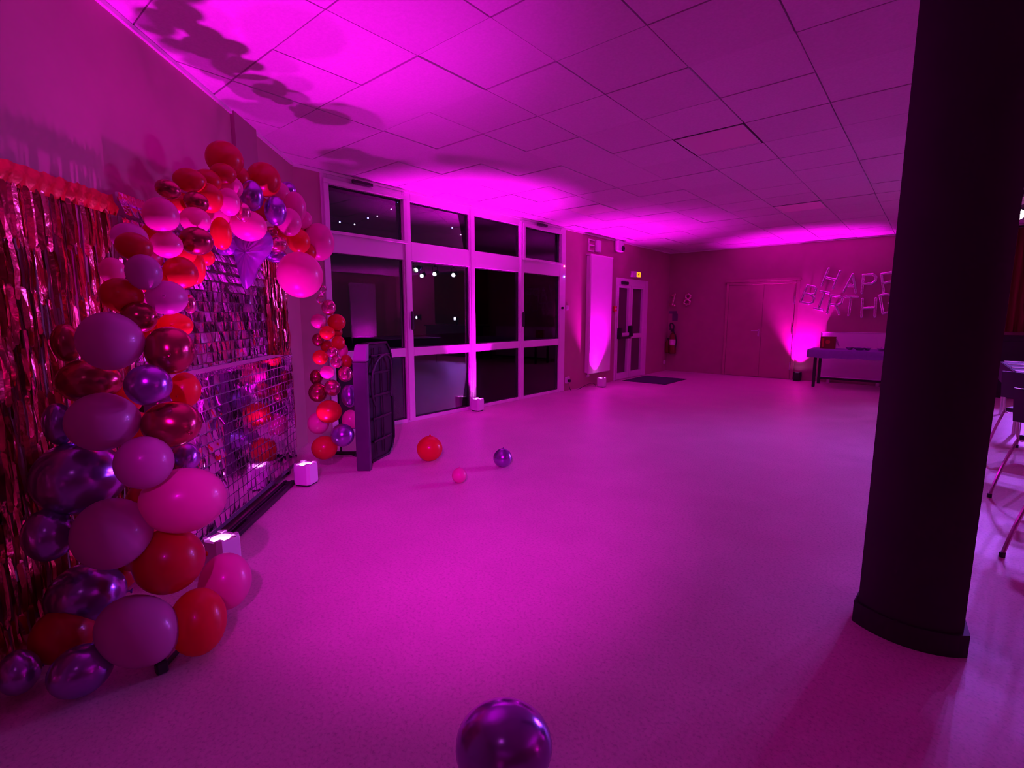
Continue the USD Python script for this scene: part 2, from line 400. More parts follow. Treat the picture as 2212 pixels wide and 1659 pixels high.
# flush double door in the far wall
dd = structure("door_2", label="wall-coloured double door in the far wall", cat="door")
part(dd, "door_frame", cat_mesh([box(-3.80, -3.74, YF - .03, YF, 0, 2.16, .006), box(-2.35, -2.28, YF - .03, YF, 0, 2.16, .006), box(-3.74, -2.35, YF - .035, YF, 2.10, 2.16, .006)]), M["door_wood"])
for a, b in ((-3.735, -2.993), (-2.987, -2.355)):
    lf = part(dd, "door_leaf", box(a, b, YF - .018, YF, .01, 2.095, .003), M["door_wood"])
    if b < -2.9:
        part(lf, "lever_handle", cat_mesh([box(-3.06, -3.025, YF - .026, YF - .018, .93, 1.09, .003), tube([(-3.045, YF - .02, 1.06), (-3.045, YF - .065, 1.06), (-3.06, YF - .07, 1.06), (-3.19, YF - .07, 1.06)], .009)]), M["steel"], label="steel lever handle")
        part(lf, "lock", lathe([(0, 0), (.02, 0), (.02, .008), (0, .009)], 12) and xf(lathe([(0, 0), (.02, 0), (.02, .01), (0, .011)], 12), frame((-3.045, YF - .018, .965), (1, 0, 0), (0, 0, 1), (0, -1, 0))), M["steel"])
    else:
        for z in (.3, 1.07, 1.74):
            part(lf, "hinge", box(-2.372, -2.352, YF - .032, YF - .016, z - .09, z + .09, .004), M["steel"])
structure("trim_5", box(-3.83, -2.25, YF - .045, YF, 2.165, 2.22, .004), M["door_wood"], label="narrow shelf-like moulding above the double door", cat="moulding")

# ------------------------------------------------------------------ floor uplights
def aim(path, pos, direction):
    z = -np.asarray(direction, float) / np.linalg.norm(direction)
    x = np.cross([0.3, 0.9, 0.2], z); x /= np.linalg.norm(x)
    y = np.cross(z, x)
    return Gf.Matrix4d(*x, 0, *y, 0, *z, 0, *map(float, pos), 1)
def spot(parent, pos, direction, color, power, half_angle, soft, radius=0.035):
    p = numbered(parent + "/beam")
    l = UsdLux.SphereLight.Define(stage, p)
    b = base_of(parent)
    l.AddTransformOp().Set(aim(p, np.asarray(pos) - b, direction))
    l.CreateRadiusAttr(radius)
    l.CreateIntensityAttr(power)
    l.CreateNormalizeAttr(True)
    l.CreateColorAttr(Gf.Vec3f(*color))
    s = UsdLux.ShapingAPI.Apply(l.GetPrim())
    s.CreateShapingConeAngleAttr(half_angle)
    s.CreateShapingConeSoftnessAttr(soft)
    return p
def uplight(label, loc, rot, h=0.19, w=0.15, body="white_plastic", power=1.0, tilt=(0, 0, 1), half=58, soft=0.8, color=MAGENTA):
    """battery uplight: a chamfered cube on a foot, a recessed lens looking up between two rim ears"""
    t = thing("floor_uplight", label, "uplight", loc)
    c, s = math.cos(rot), math.sin(rot)
    F = frame(np.array(loc, float), (c, s, 0), (-s, c, 0), (0, 0, 1))
    k = w / 2
    m = m3.Manifold.hull_points(np.array([(x * a, y * b, z) for z, a0 in ((0.015, .92), (0.03, 1.0), (h - .03, 1.0), (h, .93)) for x, y in ((1, 1), (-1, 1), (1, -1), (-1, -1)) for a, b in ((k * a0, k * a0 * .72), (k * a0 * .72, k * a0))]))
    hole = m3.Manifold.cylinder(0.05, k * .66, k * .74, 32).translate((0, 0, h - .035))
    notch = m3.Manifold.cube((w * .5, w * 2, .03), True).translate((0, 0, h + .003))
    notch2 = m3.Manifold.cube((w * 2, w * .5, .03), True).translate((0, 0, h + .003))
    part(t, "housing", xf((m - hole - notch - notch2), F), M[body])
    part(t, "foot", xf(box(-k * .8, k * .8, -k * .8, k * .8, 0, .016, .004), F), M["black"])
    lens = xf(lathe([(0, 0), (k * .6, 0), (k * .6, .004), (k * .3, .008), (0, .009)], 28), F @ frame((0, 0, h - .033), (1, 0, 0), (0, 1, 0), (0, 0, 1)))
    part(t, "lens", lens, M["lens"], label="white-hot glowing lens")
    spot(t, np.array(loc) + [0, 0, h - .012], tilt, color, power * UPLIGHT_POWER, half, soft)
    return t
U1 = NW * -1.40 + DW * 2.73
uplight("white cube uplight glowing behind the foot of the balloon arch, nearest the camera", (*U1[:2], 0), .35, power=74, tilt=(0.02, 0.12, 1), half=34, soft=1.0)
U2 = NW * -1.39 + DW * 4.12
uplight("white cube uplight on the floor between the foil table and the small balloon column", (*U2[:2], 0), .5, power=22, half=45)
uplight("white cube uplight at the foot of the middle window mullion", (-5.07, 5.19, 0), .1, power=215, tilt=(-.06, -.03, 1), half=36, soft=.9)
uplight("small white uplight on the floor under the tall white radiator", (-4.93, 8.56, 0), .1, power=120, tilt=(.05, 0, 1), half=44, soft=1.0)
uplight("black uplight by the far wall between the double door and the gift table", (-2.17, 12.14, 0), 0, body="black_plastic", power=125, half=37, soft=.75, tilt=(0, -.05, 1))
uplight("white uplight under the radiator of the right-hand wall, seen only mirrored in the glazing", (5.78, 10.7, 0), 0, power=150)
uplight("white uplight at the foot of the right-hand wall, outside the picture", (5.7, 4.0, 0), 0, power=78)
uplight("white uplight at the foot of the back wall, outside the picture", (3.6, -4.7, 0), 0, power=16)

# par cans hung under the ceiling, outside the picture
def par_can(label, pos, target, color, power, half, soft, lens, k=1.0):
    t = thing("par_can", label, "spot lamp", (pos[0], pos[1], ZC))
    PC = np.array(pos, float)
    PD = np.array(target, float) - PC
    PD /= np.linalg.norm(PD)
    ax = np.cross(PD, [0, 0, 1.0]); ax /= np.linalg.norm(ax)
    FP = frame(PC, ax * k, np.cross(PD, ax) * k, PD)
    part(t, "can", xf(lathe([(0, -.22), (.06, -.22), (.09, -.16), (.095, .06), (.085, .06), (.08, .0), (0, -.01)], 24), FP), M["black"])
    part(t, "lens", xf(lathe([(0, 0), (.078, 0), (.06, .01), (0, .014)], 24), FP), M[lens])
    part(t, "yoke", cat_mesh([tube([PC + ax * .1 * k, PC + ax * .1 * k + [0, 0, .2], PC - ax * .1 * k + [0, 0, .2], PC - ax * .1 * k], .008), tube([PC + [0, 0, .2], (PC[0], PC[1], ZC)], .012)]), M["black"])
    spot(t, PC + PD * .08, PD, color, power, half, soft, .05 * k)
par_can("black par can under the ceiling behind the camera, outside the picture", (.3, -.8, 2.6), (-3.0, 3.0, 0), MAGENTA, 180 * UPLIGHT_POWER, 23, 1.0, "lens")
for (x, y), o in zip(((.70, 9.06), (2.2, 10.5), (1.35, 10.3), (1.2, 10.95)), ("nearest", "farthest right", "middle", "farthest")):
    par_can(f"violet-beamed black par can hidden behind the pillar, {o} of four", (x, y, 2.68), (-1.9, 3.2, 0), VIOLET, 50 * WASH_POWER, 30, 1.0, "spot_lens", .8)

# stage wash lamps on the far wall, right of the pillar
for i, (x, z) in enumerate(((5.05, 1.30), (4.52, 1.33), (2.19, 1.30), (1.55, 1.31))):
    yy = 0 if x > 4 else .2
    t = thing("wash_lamp", ("first", "second", "third", "fourth")[i] + " violet-white wash lamp along the far wall, counted from the right-hand corner", "wash lamp", (x, YF - .12 - yy, z))
    F = frame((x, YF - .2 - yy, z), (1, 0, 0), (0, 0, 1), (0, -1, 0))
    part(t, "can", xf(lathe([(0, -.16), (.05, -.16), (.075, -.10), (.08, .03), (.07, .03), (.066, .0), (0, 0)], 24), F), M["black"])
    part(t, "lens", xf(lathe([(0, .001), (.064, .001), (.05, .008), (0, .012)], 24), F), M["wash_lens"])
    part(t, "bracket", box(x - .02, x + .02, YF - .34, YF - .30, 1.07, z - .06) if yy else cat_mesh([box(x - .015, x + .015, YF - .12, YF - .001, z + .075, z + .095), box(x - .04, x + .04, YF - .012, YF - .001, z - .1, z + .12)]), M["black"])
    spot(t, np.array((x, YF - .24 - yy, z)), (-.47, -1, -.32), VIOLET, 60 * WASH_POWER, 25, .8)

# ------------------------------------------------------------------ foil curtains on the slanted wall
def strip_mesh(s, c, z_top, z_bot, w, rng):
    """a hanging foil strip: stacked tapering leaves of about 0.22 m, each turned a little differently"""
    V, F = [], []
    z = z_top
    while z > z_bot + 0.02:
        h = min(rng.uniform(.17, .25), z - z_bot)
        yaw = rng.uniform(-.95, .95); dc = rng.uniform(-.008, .012); ds = rng.uniform(-.004, .004)
        n0 = len(V)
        for k, (q, ww) in enumerate(((0, .55), (.06, 1), (.5, 1), (.94, 1), (1, .5))):
            zz = z - q * h
            bow = math.sin(q * math.pi) * rng.uniform(.0, .010)
            tw = yaw + rng.uniform(-.15, .15)
            for sg in (-1, 1):
                V.append(wall_pt(s + ds + sg * w / 2 * ww * math.cos(tw), c + dc + bow + sg * w / 2 * ww * math.sin(tw), zz))
        for k in range(4):
            a = n0 + 2 * k
            F += [[a, a + 1, a + 3], [a, a + 3, a + 2]]
        z -= h
    return np.array(V), np.array(F)
def fringe(label, s0, s1, z_top, z_bot, pitch, seed, c=CW + .03, header=True, limit=300):
    rng = np.random.default_rng(seed)
    t = thing("foil_curtain", label, "foil curtain", wall_pt((s0 + s1) / 2, c, z_bot))
    n = int((s1 - s0) / pitch)
    for k in range(n):
        s = s0 + (k + .5) * pitch + rng.uniform(-.003, .003)
        part(t, "foil_strip", strip_mesh(s, c + (.016 if k % 2 else -.006), z_top, z_bot + rng.uniform(0, .05), pitch * rng.uniform(1.0, 1.8), rng), M["foil_red"][rng.integers(3)], smooth=False)
    V, F = [], []                                    # the gathered plastic header band
    m = int((s1 - s0) / .02)
    for k in range(m + 1):
        s = s0 + (s1 - s0) * k / m
        b = .012 * math.sin(k * 1.9 + rng.uniform(-.5, .5))
        for z, cc in ((z_top - .015, .014), (z_top + .02, .02 + b), (z_top + .055, .016 - b * .6), (z_top + .085 + rng.uniform(-.006, .006), .006)):
            V.append(wall_pt(s, c + cc, z))
    for k in range(m):
        for j in range(3):
            a = k * 4 + j
            F += [[a, a + 4, a + 5], [a, a + 5, a + 1]]
    part(t, "header_band", (np.array(V), np.array(F)), M["foil_header"], smooth=True, label="gathered glossy red header band")
    return t
fringe("red foil fringe curtain left of the balloon arch, cut by the picture's left edge", 1.05, 2.745, 1.915, .04, .0128, 5)
fringe("narrow red foil fringe curtain at the corner, right of the silver backdrop", 4.515, 5.06, 1.93, .02, .0120, 6)

def square_leaf(o, ex, ez, en, w, h, rng, tilt, bias=0):
    """one foil square, hung by its top edge and slightly curled"""
    ty, tp, cu = rng.uniform(-.35, .35) * tilt, rng.uniform(-.22, .22) * tilt + bias, rng.uniform(-.006, .009) * tilt
    sk = rng.uniform(-.12, .12) * tilt
    V, F = [], []
    for j in range(3):
        for i in range(3):
            u, v = (i - 1) * .5 * w, -j * .5 * h
            wd = 1 - .10 * (j == 2)
            V.append(o + ex * (u * wd * math.cos(ty) + sk * v) + ez * v * math.cos(tp) + en * (u * math.sin(ty) * (j / 2) - v * math.sin(tp) + cu * (1 if i == 1 else 0) + .004))
    for j in range(2):
        for i in range(2):
            a = j * 3 + i
            F += [[a, a + 1, a + 4], [a, a + 4, a + 3]]
    return np.array(V), np.array(F)
def squares(t, s0, s1, z0, z1, c, pw, ph, seed, s_vis, limit=300, tilt=1.0, fill=.93, shape=None, mats="foil_silver"):
    rng = np.random.default_rng(seed)
    cols, rows = int(round((s1 - s0) / pw)), int(round((z1 - z0) / ph))
    items, rest = [], []
    for i in range(cols):
        for j in range(rows):
            s, z = s0 + (i + .5) * pw, z1 - j * ph
            tl, bias = shape(s, z) if shape else (tilt, 0)
            m = square_leaf(wall_pt(s, c, z - .004), DW, np.array([0, 0, 1.0]), NW, pw * fill, ph * fill, rng, tl, bias)
            (items if s > s_vis else rest).append((s, m))
    items.sort(key=lambda a: a[0])
    for s, m in items[:limit]:
        part(t, "foil_square", m, M[mats][rng.integers(3)], smooth=True)
    rest += items[limit:]
    if rest:
        part(t, "foil_squares", cat_mesh([m for _, m in rest]), M["foil_silver"][0], smooth=True, kind="stuff")
    lines = [tube([wall_pt(s0, c + .001, z1 - j * ph), wall_pt(s1, c + .001, z1 - j * ph)], .0012, 4) for j in range(rows + 1)]
    part(t, "thread", cat_mesh(lines), M["foil_silver"][1], smooth=False, label="clear threads the squares hang from")
tb = thing("sequin_backdrop", "silver backdrop of shimmering foil squares hanging between the two red curtains", "backdrop", wall_pt(3.6, CW + .05, 1.0))
squares(tb, 2.78, 4.46, .98, 1.98, CW + .04, .0655, .069, 8, 3.15, shape=lambda s, z: (.3, .29 if s < 3.6 else .37) if z > 1.64 + .04 * math.sin(s * 9) else (.75, .02))
part(tb, "header_band", sbx(2.76, 4.48, CW + .04, CW + .055, 1.975, 2.02), M["foil_silver"][1], smooth=False)

# bar-height table whose front is hung with foil squares
TC = -1.585
tt = thing("bar_table", "bar-height table with a front of hanging silver foil squares, under the arch", "table", wall_pt(3.6, -1.7, 0))
part(tt, "table_top", sbx(2.72, 4.50, -1.755, TC - .004, 1.035, 1.06, .006), M["white"])
part(tt, "carcass", sbx(2.75, 4.47, -1.75, TC - .016, .05, 1.034, .004), M["case_face"])
for s in (2.8, 4.42):
    for c in (-1.73, TC - .06):
        part(tt, "leg", sbx(s - .02, s + .02, c - .02, c + .02, 0, .05), M["black"])
squares(tt, 2.76, 4.50, .10, 1.045, TC, .0665, .0675, 9, 2.95, fill=.88, mats="foil_front", shape=lambda s, z: (.6 if s < 3.22 else .30 if z < .25 else .05, .02))
part(tt, "cloth_backing", sbx(2.76, 4.49, TC - .014, TC - .008, .10, 1.034), M["backing"], smooth=False, label="pale backing cloth behind the squares")
part(tt, "edge_band", sbx(2.74, 4.51, TC - .008, TC + .006, 1.035, 1.064, .003), M["foil_silver"][0], label="glinting foil edge along the table top")
bf = thing("base_frame", "low dark wooden base frame lying on the floor along the foil table", "frame", wall_pt(3.6, -1.55, 0))
part(bf, "rail", sbx(2.80, 4.14, -1.525, -1.485, 0, .035, .005), M["black"])
part(bf, "rail", sbx(2.80, 4.14, -1.575, -1.55, 0, .035, .005), M["black"])
for s in (2.82, 3.38, 4.10):
    part(bf, "crosspiece", sbx(s - .03, s + .03, -1.55, -1.525, 0, .03, .004), M["black"])
part(bf, "panel", sbx(3.42, 4.06, -1.548, -1.527, .0, .018, .003), M["case_face"], label="paler slat inside the frame")

# two halves of a folding table stood on end by the small balloon column
c1 = thing("folded_bench", "tall narrow dark folded bench standing on end, its flat violet-lit edge facing the room", "folding bench", (-3.9, 2.5, 0))
ed = np.array([-3.79 + 3.883, 2.482 - 2.40, 0]); L1 = np.linalg.norm(ed); ed /= L1
nd = np.array([-ed[1], ed[0], 0])      # away from the camera
F1 = frame((-3.883, 2.40, 0), ed, nd, (0, 0, 1))
part(c1, "board", xf(box(0, .122, 0, .06, 0, 1.0, .006), F1), M["bench"])
part(c1, "top_cap", xf(m3.Manifold.hull_points(np.array([(.004, 0, 1.0), (.118, 0, 1.0), (.004, .06, 1.0), (.118, .06, 1.0), (.02, .03, 1.14), (.124, .03, 1.14), (.02, .10, 1.15), (.124, .10, 1.15), (.004, .10, 1.0), (.118, .10, 1.0)])), F1), M["bench_cap"], label="paler sloping top end")
part(c1, "strap", xf(box(-.004, .126, -.004, .064, .985, 1.0, .002), F1), M["black"])
c2 = thing("plastic_table_half", "black moulded plastic folding table stood on end in front of the window, ribbed underside showing", "folding table", (-4.1, 2.85, 0))
a, b = np.array([-3.985, 2.60, 0]), np.array([-4.19, 3.04, 0])
ev = b - a; L2 = np.linalg.norm(ev); ev /= L2
nv = np.array([ev[1], -ev[0], 0])      # towards the room
F2 = frame(a, ev, nv, (0, 0, 1))
pl = Polygon([(0.03, 0), (.0, .06), (0, 1.10), (.03, 1.15), (L2 - .1, 1.15), (L2 - .03, 1.07), (L2, .98), (L2 - .03, .64), (L2, .58), (L2, .16), (L2 - .05, .05), (L2 - .12, 0)])
sh = trimesh.creation.extrude_polygon(pl, .05, engine="earcut")
part(c2, "shell", xf(xf(sh, np.array([[1, 0, 0, 0], [0, 0, -1, 0.0], [0, 1, 0, 0], [0, 0, 0, 1.0]])), F2), M["black_plastic"])
rim = np.array(pl.buffer(-.012).exterior.coords)[:-1]
part(c2, "rim", xf(tube([(x, .006, z) for x, z in rim], .013, 6, True), F2), M["black_plastic"])
for z in (.20, .42, .64, .86, 1.02):
    part(c2, "rib", xf(box(.06, L2 - .08, .012, .03, z - .012, z + .012, .005), F2), M["black_plastic"])
for x in (.12, .26):
    part(c2, "rib", xf(box(x - .01, x + .01, .012, .024, .06, 1.1, .005), F2), M["black_plastic"])
part(c2, "folded_leg", xf(tube(smooth_path([(.08, .04, .55), (.1, .045, .95), (.16, .05, 1.0), (L2 - .14, .05, 1.0), (L2 - .1, .045, .95), (L2 - .1, .04, .6)], 24), .012, 8), F2), M["black"])

# ------------------------------------------------------------------ things on the window wall
rd = thing("radiator", "tall flat white radiator panel on the wall between glazing and emergency door", "radiator", (XW, 8.75, .26))
part(rd, "panel", box(XW + .06, XW + .115, 8.33, 9.17, .26, 2.56, .014), M["white"])
part(rd, "side_grille", box(XW + .004, XW + .06, 8.345, 8.36, .28, 2.54, .004), M["white"])
part(rd, "side_grille", box(XW + .004, XW + .06, 9.14, 9.155, .28, 2.54, .004), M["white"])
part(rd, "top_cover", box(XW + .004, XW + .118, 8.325, 9.175, 2.545, 2.57, .005), M["white"])
part(rd, "valve", cat_mesh([tube([(XW + .03, 8.42, .26), (XW + .03, 8.42, .19), (XW + .001, 8.42, .19)], .011), box(XW + .012, XW + .05, 8.40, 8.47, .2, .235, .006)]), M["white"])
bk = thing("wall_frame", "pale E-shaped open metal bracket high on the wall above the radiator", "bracket", (XW, 8.48, 2.63))
part(bk, "upright", box(XW, XW + .03, 8.37, 8.395, 2.63, 2.86, .004), M["white"])
for z in (2.642, 2.75, 2.848):
    part(bk, "arm", box(XW, XW + .03, 8.395, 8.585, z - .011, z + .011, .004), M["white"])
jb = thing("junction_box", "flat white box beside the E-shaped bracket above the radiator", "box", (XW, 8.72, 2.64))
part(jb, "body", box(XW, XW + .05, 8.63, 8.81, 2.64, 2.865, .008), M["white_plastic"])
part(jb, "lid", box(XW + .05, XW + .056, 8.645, 8.795, 2.655, 2.85, .003), M["white_plastic"])
sr = thing("wall_siren", "white wall siren with a round black horn under the ceiling near the emergency door", "siren", (XW, 9.52, 2.72))
part(sr, "body", box(XW, XW + .10, 9.40, 9.66, 2.72, 2.945, .015), M["white_plastic"])
part(sr, "horn", xf(lathe([(0, 0), (.06, 0), (.062, .014), (.045, .02), (.03, .008), (0, .006)], 24), frame((XW + .10, 9.60, 2.79), (0, 1, 0), (0, 0, 1), (1, 0, 0))), M["black_plastic"])
ex = thing("exit_sign", "small lit amber emergency exit sign above the glass exit door", "exit sign", (XW, 10.34, 2.245))
part(ex, "body", box(XW, XW + .07, 10.16, 10.52, 2.245, 2.37, .008), M["white_plastic"])
part(ex, "lit_face", box(XW + .07, XW + .074, 10.33, 10.51, 2.255, 2.36), M["exit_face"], smooth=False)
part(ex, "pictogram", cat_mesh([box(XW + .0742, XW + .0756, 10.385 + d, 10.40 + d, 2.27, 2.345) for d in (0, .05)] + [box(XW + .0742, XW + .0756, 10.385, 10.45, 2.30, 2.315)]), M["red_dark"], smooth=False)
cp = thing("call_point", "red fire alarm call point on the left frame of the exit door", "fire alarm", (XW, 9.47, 1.5))
part(cp, "body", box(XW, XW + .05, 9.42, 9.515, 1.49, 1.60, .008), M["red"])
part(cp, "button", box(XW + .05, XW + .055, 9.445, 9.49, 1.52, 1.565, .004), M["white_plastic"])
sw = thing("light_switch", "small white switch just right of the glazing", "switch", (XW, 7.70, 1.5))
part(sw, "plate", box(XW, XW + .012, 7.66, 7.74, 1.50, 1.59, .004), M["white_plastic"])
part(sw, "rocker", box(XW + .012, XW + .02, 7.68, 7.72, 1.52, 1.57, .003), M["white_plastic"])
so = thing("wall_socket", "socket box with a black plug low on the wall right of the glazing", "socket", (XW, 7.72, .14))
part(so, "box", box(XW, XW + .04, 7.66, 7.78, .14, .26, .006), M["white_plastic"])
part(so, "plug", cat_mesh([box(XW + .04, XW + .085, 7.70, 7.75, .16, .215, .01), tube(smooth_path([(XW + .06, 7.725, .165), (XW + .065, 7.73, .06), (XW + .06, 7.78, .007), (XW + .1, 8.0, .007), (XW + .22, 8.44, .007)], 30), .005, 6)]), M["black"])
ot = thing("wall_socket", "white socket low on the wall by the far corner, right of the exit door", "socket", (XW, 12.14, .18))
part(ot, "plate", box(XW, XW + .03, 12.10, 12.18, .18, .27, .006), M["white_plastic"])
part(ot, "face", xf(lathe([(0, 0), (.025, 0), (.028, .006), (.02, .002), (0, .002)], 18), frame((XW + .03, 12.14, .225), (0, 1, 0), (0, 0, 1), (1, 0, 0))), M["white_plastic"])
led = thing("indicator_light", "tiny glowing red light on the right edge of the glazing", "indicator light", (FX1, 7.575, 2.285))
part(led, "lamp", xf(lathe([(0, 0), (.016, 0), (.014, .012), (0, .018)], 12), frame((FX1, 7.575, 2.285), (0, 1, 0), (0, 0, 1), (1, 0, 0))), M["led_red"])
led = thing("indicator_light", "tiny glowing blue light on the right edge of the glazing, under the red one", "indicator light", (FX1, 7.575, 2.1))
part(led, "lamp", xf(lathe([(0, 0), (.016, 0), (.014, .012), (0, .018)], 12), frame((FX1, 7.575, 2.10), (0, 1, 0), (0, 0, 1), (1, 0, 0))), M["led_blue"])
dm = thing("door_mat", "dark rectangular mat on the floor in front of the exit door", "mat", (-4.55, 10.2, 0))
part(dm, "pile", box(-5.03, -4.12, 9.70, 10.80, 0, .012, .004), M["mat"])
part(dm, "border", cat_mesh([box(-5.06, -5.03, 9.67, 10.83, 0, .008), box(-4.12, -4.09, 9.67, 10.83, 0, .008), box(-5.03, -4.12, 9.67, 9.70, 0, .008), box(-5.03, -4.12, 10.80, 10.83, 0, .008)]), M["seal"], smooth=False)

# fairy lights strung outside under the eaves
fs = thing("fairy_light_string", "string of tiny blue and white lights outside behind the top panes", "string lights", (-6.0, 5.0, 2.4))
dots = [((734, 480), "b"), ((766, 485), "w"), ((795, 471), "b"), ((815, 467), "w"), ((845, 452), "w"), ((860, 437), "b"), ((977, 492), "b"), ((996, 507), "w"), ((1051, 523), "w"), ((1072, 525), "w"), ((1085, 526), "b"), ((1100, 515), "w"), ((1115, 513), "b"), ((1176, 505), "b")]
pts = [on_plane(x, y, np.array([1.0, 0, 0]), -6.0) for (x, y), _ in dots]
part(fs, "cable", tube(smooth_path([[-6.0, pts[0][1] - .8, 3.05]] + pts + [[-6.0, pts[-1][1] + 1.2, 3.05]], 90) + [0, 0, .012], .003, 5), M["black"])
for p, (_, k) in zip(pts, dots):
    part(fs, "bulb", trimesh.creation.icosphere(1, .011 if k == "b" else .008).apply_translation(p), M["led_blue" if k == "b" else "led_white"], smooth=True)

# ------------------------------------------------------------------ far wall
def stroke_letter(strokes, h, r, o, lean):
    """an inflated foil letter: capsules swept along its strokes, pinched flat at the seam"""
    out = None
    c, s = math.cos(lean), math.sin(lean)
    for st in strokes:
        for (x0, z0), (x1, z1) in zip(st[:-1], st[1:]):
            n = max(2, int(math.hypot(x1 - x0, z1 - z0) * h / (r * .9)))
            for k in range(n):
                a, b = k / n, (k + 1) / n
                ps = []
                for q in (a, b):
                    x, z = (x0 + (x1 - x0) * q - .3) * h, (z0 + (z1 - z0) * q - .5) * h
                    rr = r * (1.0 + .10 * math.cos(q * n * math.pi * .9 + x * 31))
                    ps.append(m3.Manifold.sphere(rr, 12).scale((1, .75, 1)).translate((x * c + z * s, 0, -x * s + z * c)))
                hull = m3.Manifold.batch_hull(ps)
                out = hull if out is None else out + hull
    return xf(out.translate(tuple(map(float, o))), np.eye(4))
GL = {
    "H": [[(0, 0), (0, 1)], [(.6, 0), (.6, 1)], [(0, .5), (.6, .5)]],
    "A": [[(0, 0), (.3, 1), (.6, 0)], [(.12, .36), (.48, .36)]],
    "P": [[(0, 0), (0, 1), (.42, 1), (.58, .88), (.58, .64), (.42, .5), (0, .5)]],
    "B": [[(0, 0), (0, 1), (.4, 1), (.54, .88), (.54, .64), (.4, .53), (0, .53)], [(.4, .53), (.6, .4), (.6, .14), (.44, 0), (0, 0)]],
    "I": [[(.3, 0), (.3, 1)], [(.08, 1), (.52, 1)], [(.08, 0), (.52, 0)]],
    "R": [[(0, 0), (0, 1), (.42, 1), (.58, .88), (.58, .64), (.42, .5), (0, .5)], [(.3, .5), (.6, 0)]],
    "T": [[(.3, 0), (.3, 1)], [(0, 1), (.6, 1)]],
    "D": [[(0, 0), (0, 1), (.34, 1), (.6, .76), (.6, .24), (.34, 0), (0, 0)]],
    "Y": [[(.3, 0), (.3, .5), (0, 1)], [(.3, .5), (.6, 1)]],
    "1": [[(.34, 0), (.34, 1), (.14, .84)], [(.14, 0), (.54, 0)]],
    "8": [[(.3, .52), (.08, .66), (.08, .88), (.3, 1), (.52, .88), (.52, .66), (.3, .52), (.04, .36), (.04, .12), (.3, 0), (.56, .12), (.56, .36), (.3, .52)]],
}
YL = YF - .07
LET = [("H", -1.72, 2.165, .30, "first letter of the upper word"), ("A", -1.36, 2.05, .08, "second letter of the upper word"), ("P", -1.06, 2.03, -.02, "third letter of the upper word"),
       ("P", -.74, 2.05, -.18, "fourth letter of the upper word, beside the pillar"),
       ("B", -2.08, 1.84, .28, "first letter of the lower word"), ("I", -1.85, 1.715, .25, "second letter of the lower word"), ("R", -1.60, 1.625, .12, "third letter of the lower word"),
       ("T", -1.345, 1.60, .03, "fourth letter of the lower word"), ("H", -1.03, 1.555, -.03, "fifth letter of the lower word"), ("D", -.725, 1.645, -.22, "sixth letter of the lower word, beside the pillar"),
       ("Y", -.42, 2.09, -.15, "upper word, hidden behind the pillar"), ("A", -.46, 1.70, -.15, "lower word, hidden behind the pillar"), ("Y", -.16, 1.76, -.2, "lower word, hidden behind the pillar")]
for ch, x, z, lean, lab in LET:
    t = thing("letter_balloon", f"foil letter {ch} on the far wall, {lab}", "letter balloon", (x, YL, z))
    part(t, "letter", stroke_letter(GL[ch], .36, .028, (x, YL, z), lean), M["foil_letter"], smooth=40)
    part(t, "tape", box(x - .012, x + .012, YL + .02, YF, z - .012, z + .012, .003), M["white"])
for ch, x, z, lean, lab in (("1", -5.06, 1.80, .2, "small pink foil numeral one near the far corner, above the safety notice"), ("8", -4.70, 1.80, .15, "small pink foil numeral eight on the far wall, left of the double door")):
    t = thing("number_balloon", lab, "number balloon", (x, YL, z))
    part(t, "number", stroke_letter(GL[ch], .27, .030, (x, YL, z), lean), M["foil_pink"], smooth=40)
    part(t, "tape", box(x - .01, x + .01, YL + .02, YF, z - .012, z + .012, .003), M["white"])

sg = thing("safety_notice", "small pale safety notice between the foil number 1 and the extinguisher", "notice", (-5.06, YF, 1.3))
part(sg, "plate", box(-5.18, -4.97, YF - .006, YF, 1.45, 1.52), M["case_face"], smooth=False)
part(sg, "card", box(-5.09, -4.95, YF - .008, YF, 1.27, 1.45), M["case_face"], smooth=False)
fe = thing("fire_extinguisher", "dark red fire extinguisher with a looped black hose hanging by the far corner", "fire extinguisher", (-5.05, YF - .12, .44))
part(fe, "cylinder", xf(lathe([(0, 0), (.075, 0), (.085, .02), (.085, .42), (.07, .49), (.03, .53), (.03, .56), (0, .56)], 28), frame((-5.0, YF - .12, .45), (1, 0, 0), (0, 1, 0), (0, 0, 1))), M["red_dark"])
part(fe, "valve", cat_mesh([box(-5.06, -4.98, YF - .15, YF - .09, 1.0, 1.04, .008), box(-5.10, -4.99, YF - .135, YF - .105, 1.05, 1.075, .006)]), M["black"])
part(fe, "hose", tube(smooth_path([(-5.05, YF - .13, 1.04), (-5.085, YF - .13, 1.14), (-5.07, YF - .13, 1.21), (-5.01, YF - .13, 1.19), (-4.985, YF - .14, 1.05), (-4.93, YF - .15, .9), (-4.92, YF - .15, .62), (-4.98, YF - .17, .5)], 60), .016, 8), M["black"])
part(fe, "label", xf(lathe([(.0855, .22), (.0865, .22), (.0865, .36), (.0855, .36)], 28), frame((-5.0, YF - .12, .45), (1, 0, 0), (0, 1, 0), (0, 0, 1))), M["diffuser"], label="pale instruction label")
part(fe, "hook", box(-5.04, -5.0, YF - .05, YF, .9, .98, .004), M["black"])
e2 = thing("fire_extinguisher", "second, lower dark extinguisher left of the one with the looped hose", "fire extinguisher", (-5.16, YF - .1, .46))
part(e2, "cylinder", xf(lathe([(0, 0), (.05, 0), (.058, .02), (.058, .26), (.03, .31), (.02, .34), (0, .34)], 24), frame((-5.145, YF - .09, .46), (1, 0, 0), (0, 1, 0), (0, 0, 1))), M["red_dark"])
part(e2, "valve", box(-5.16, -5.09, YF - .11, YF - .07, .80, .84, .006), M["black"])
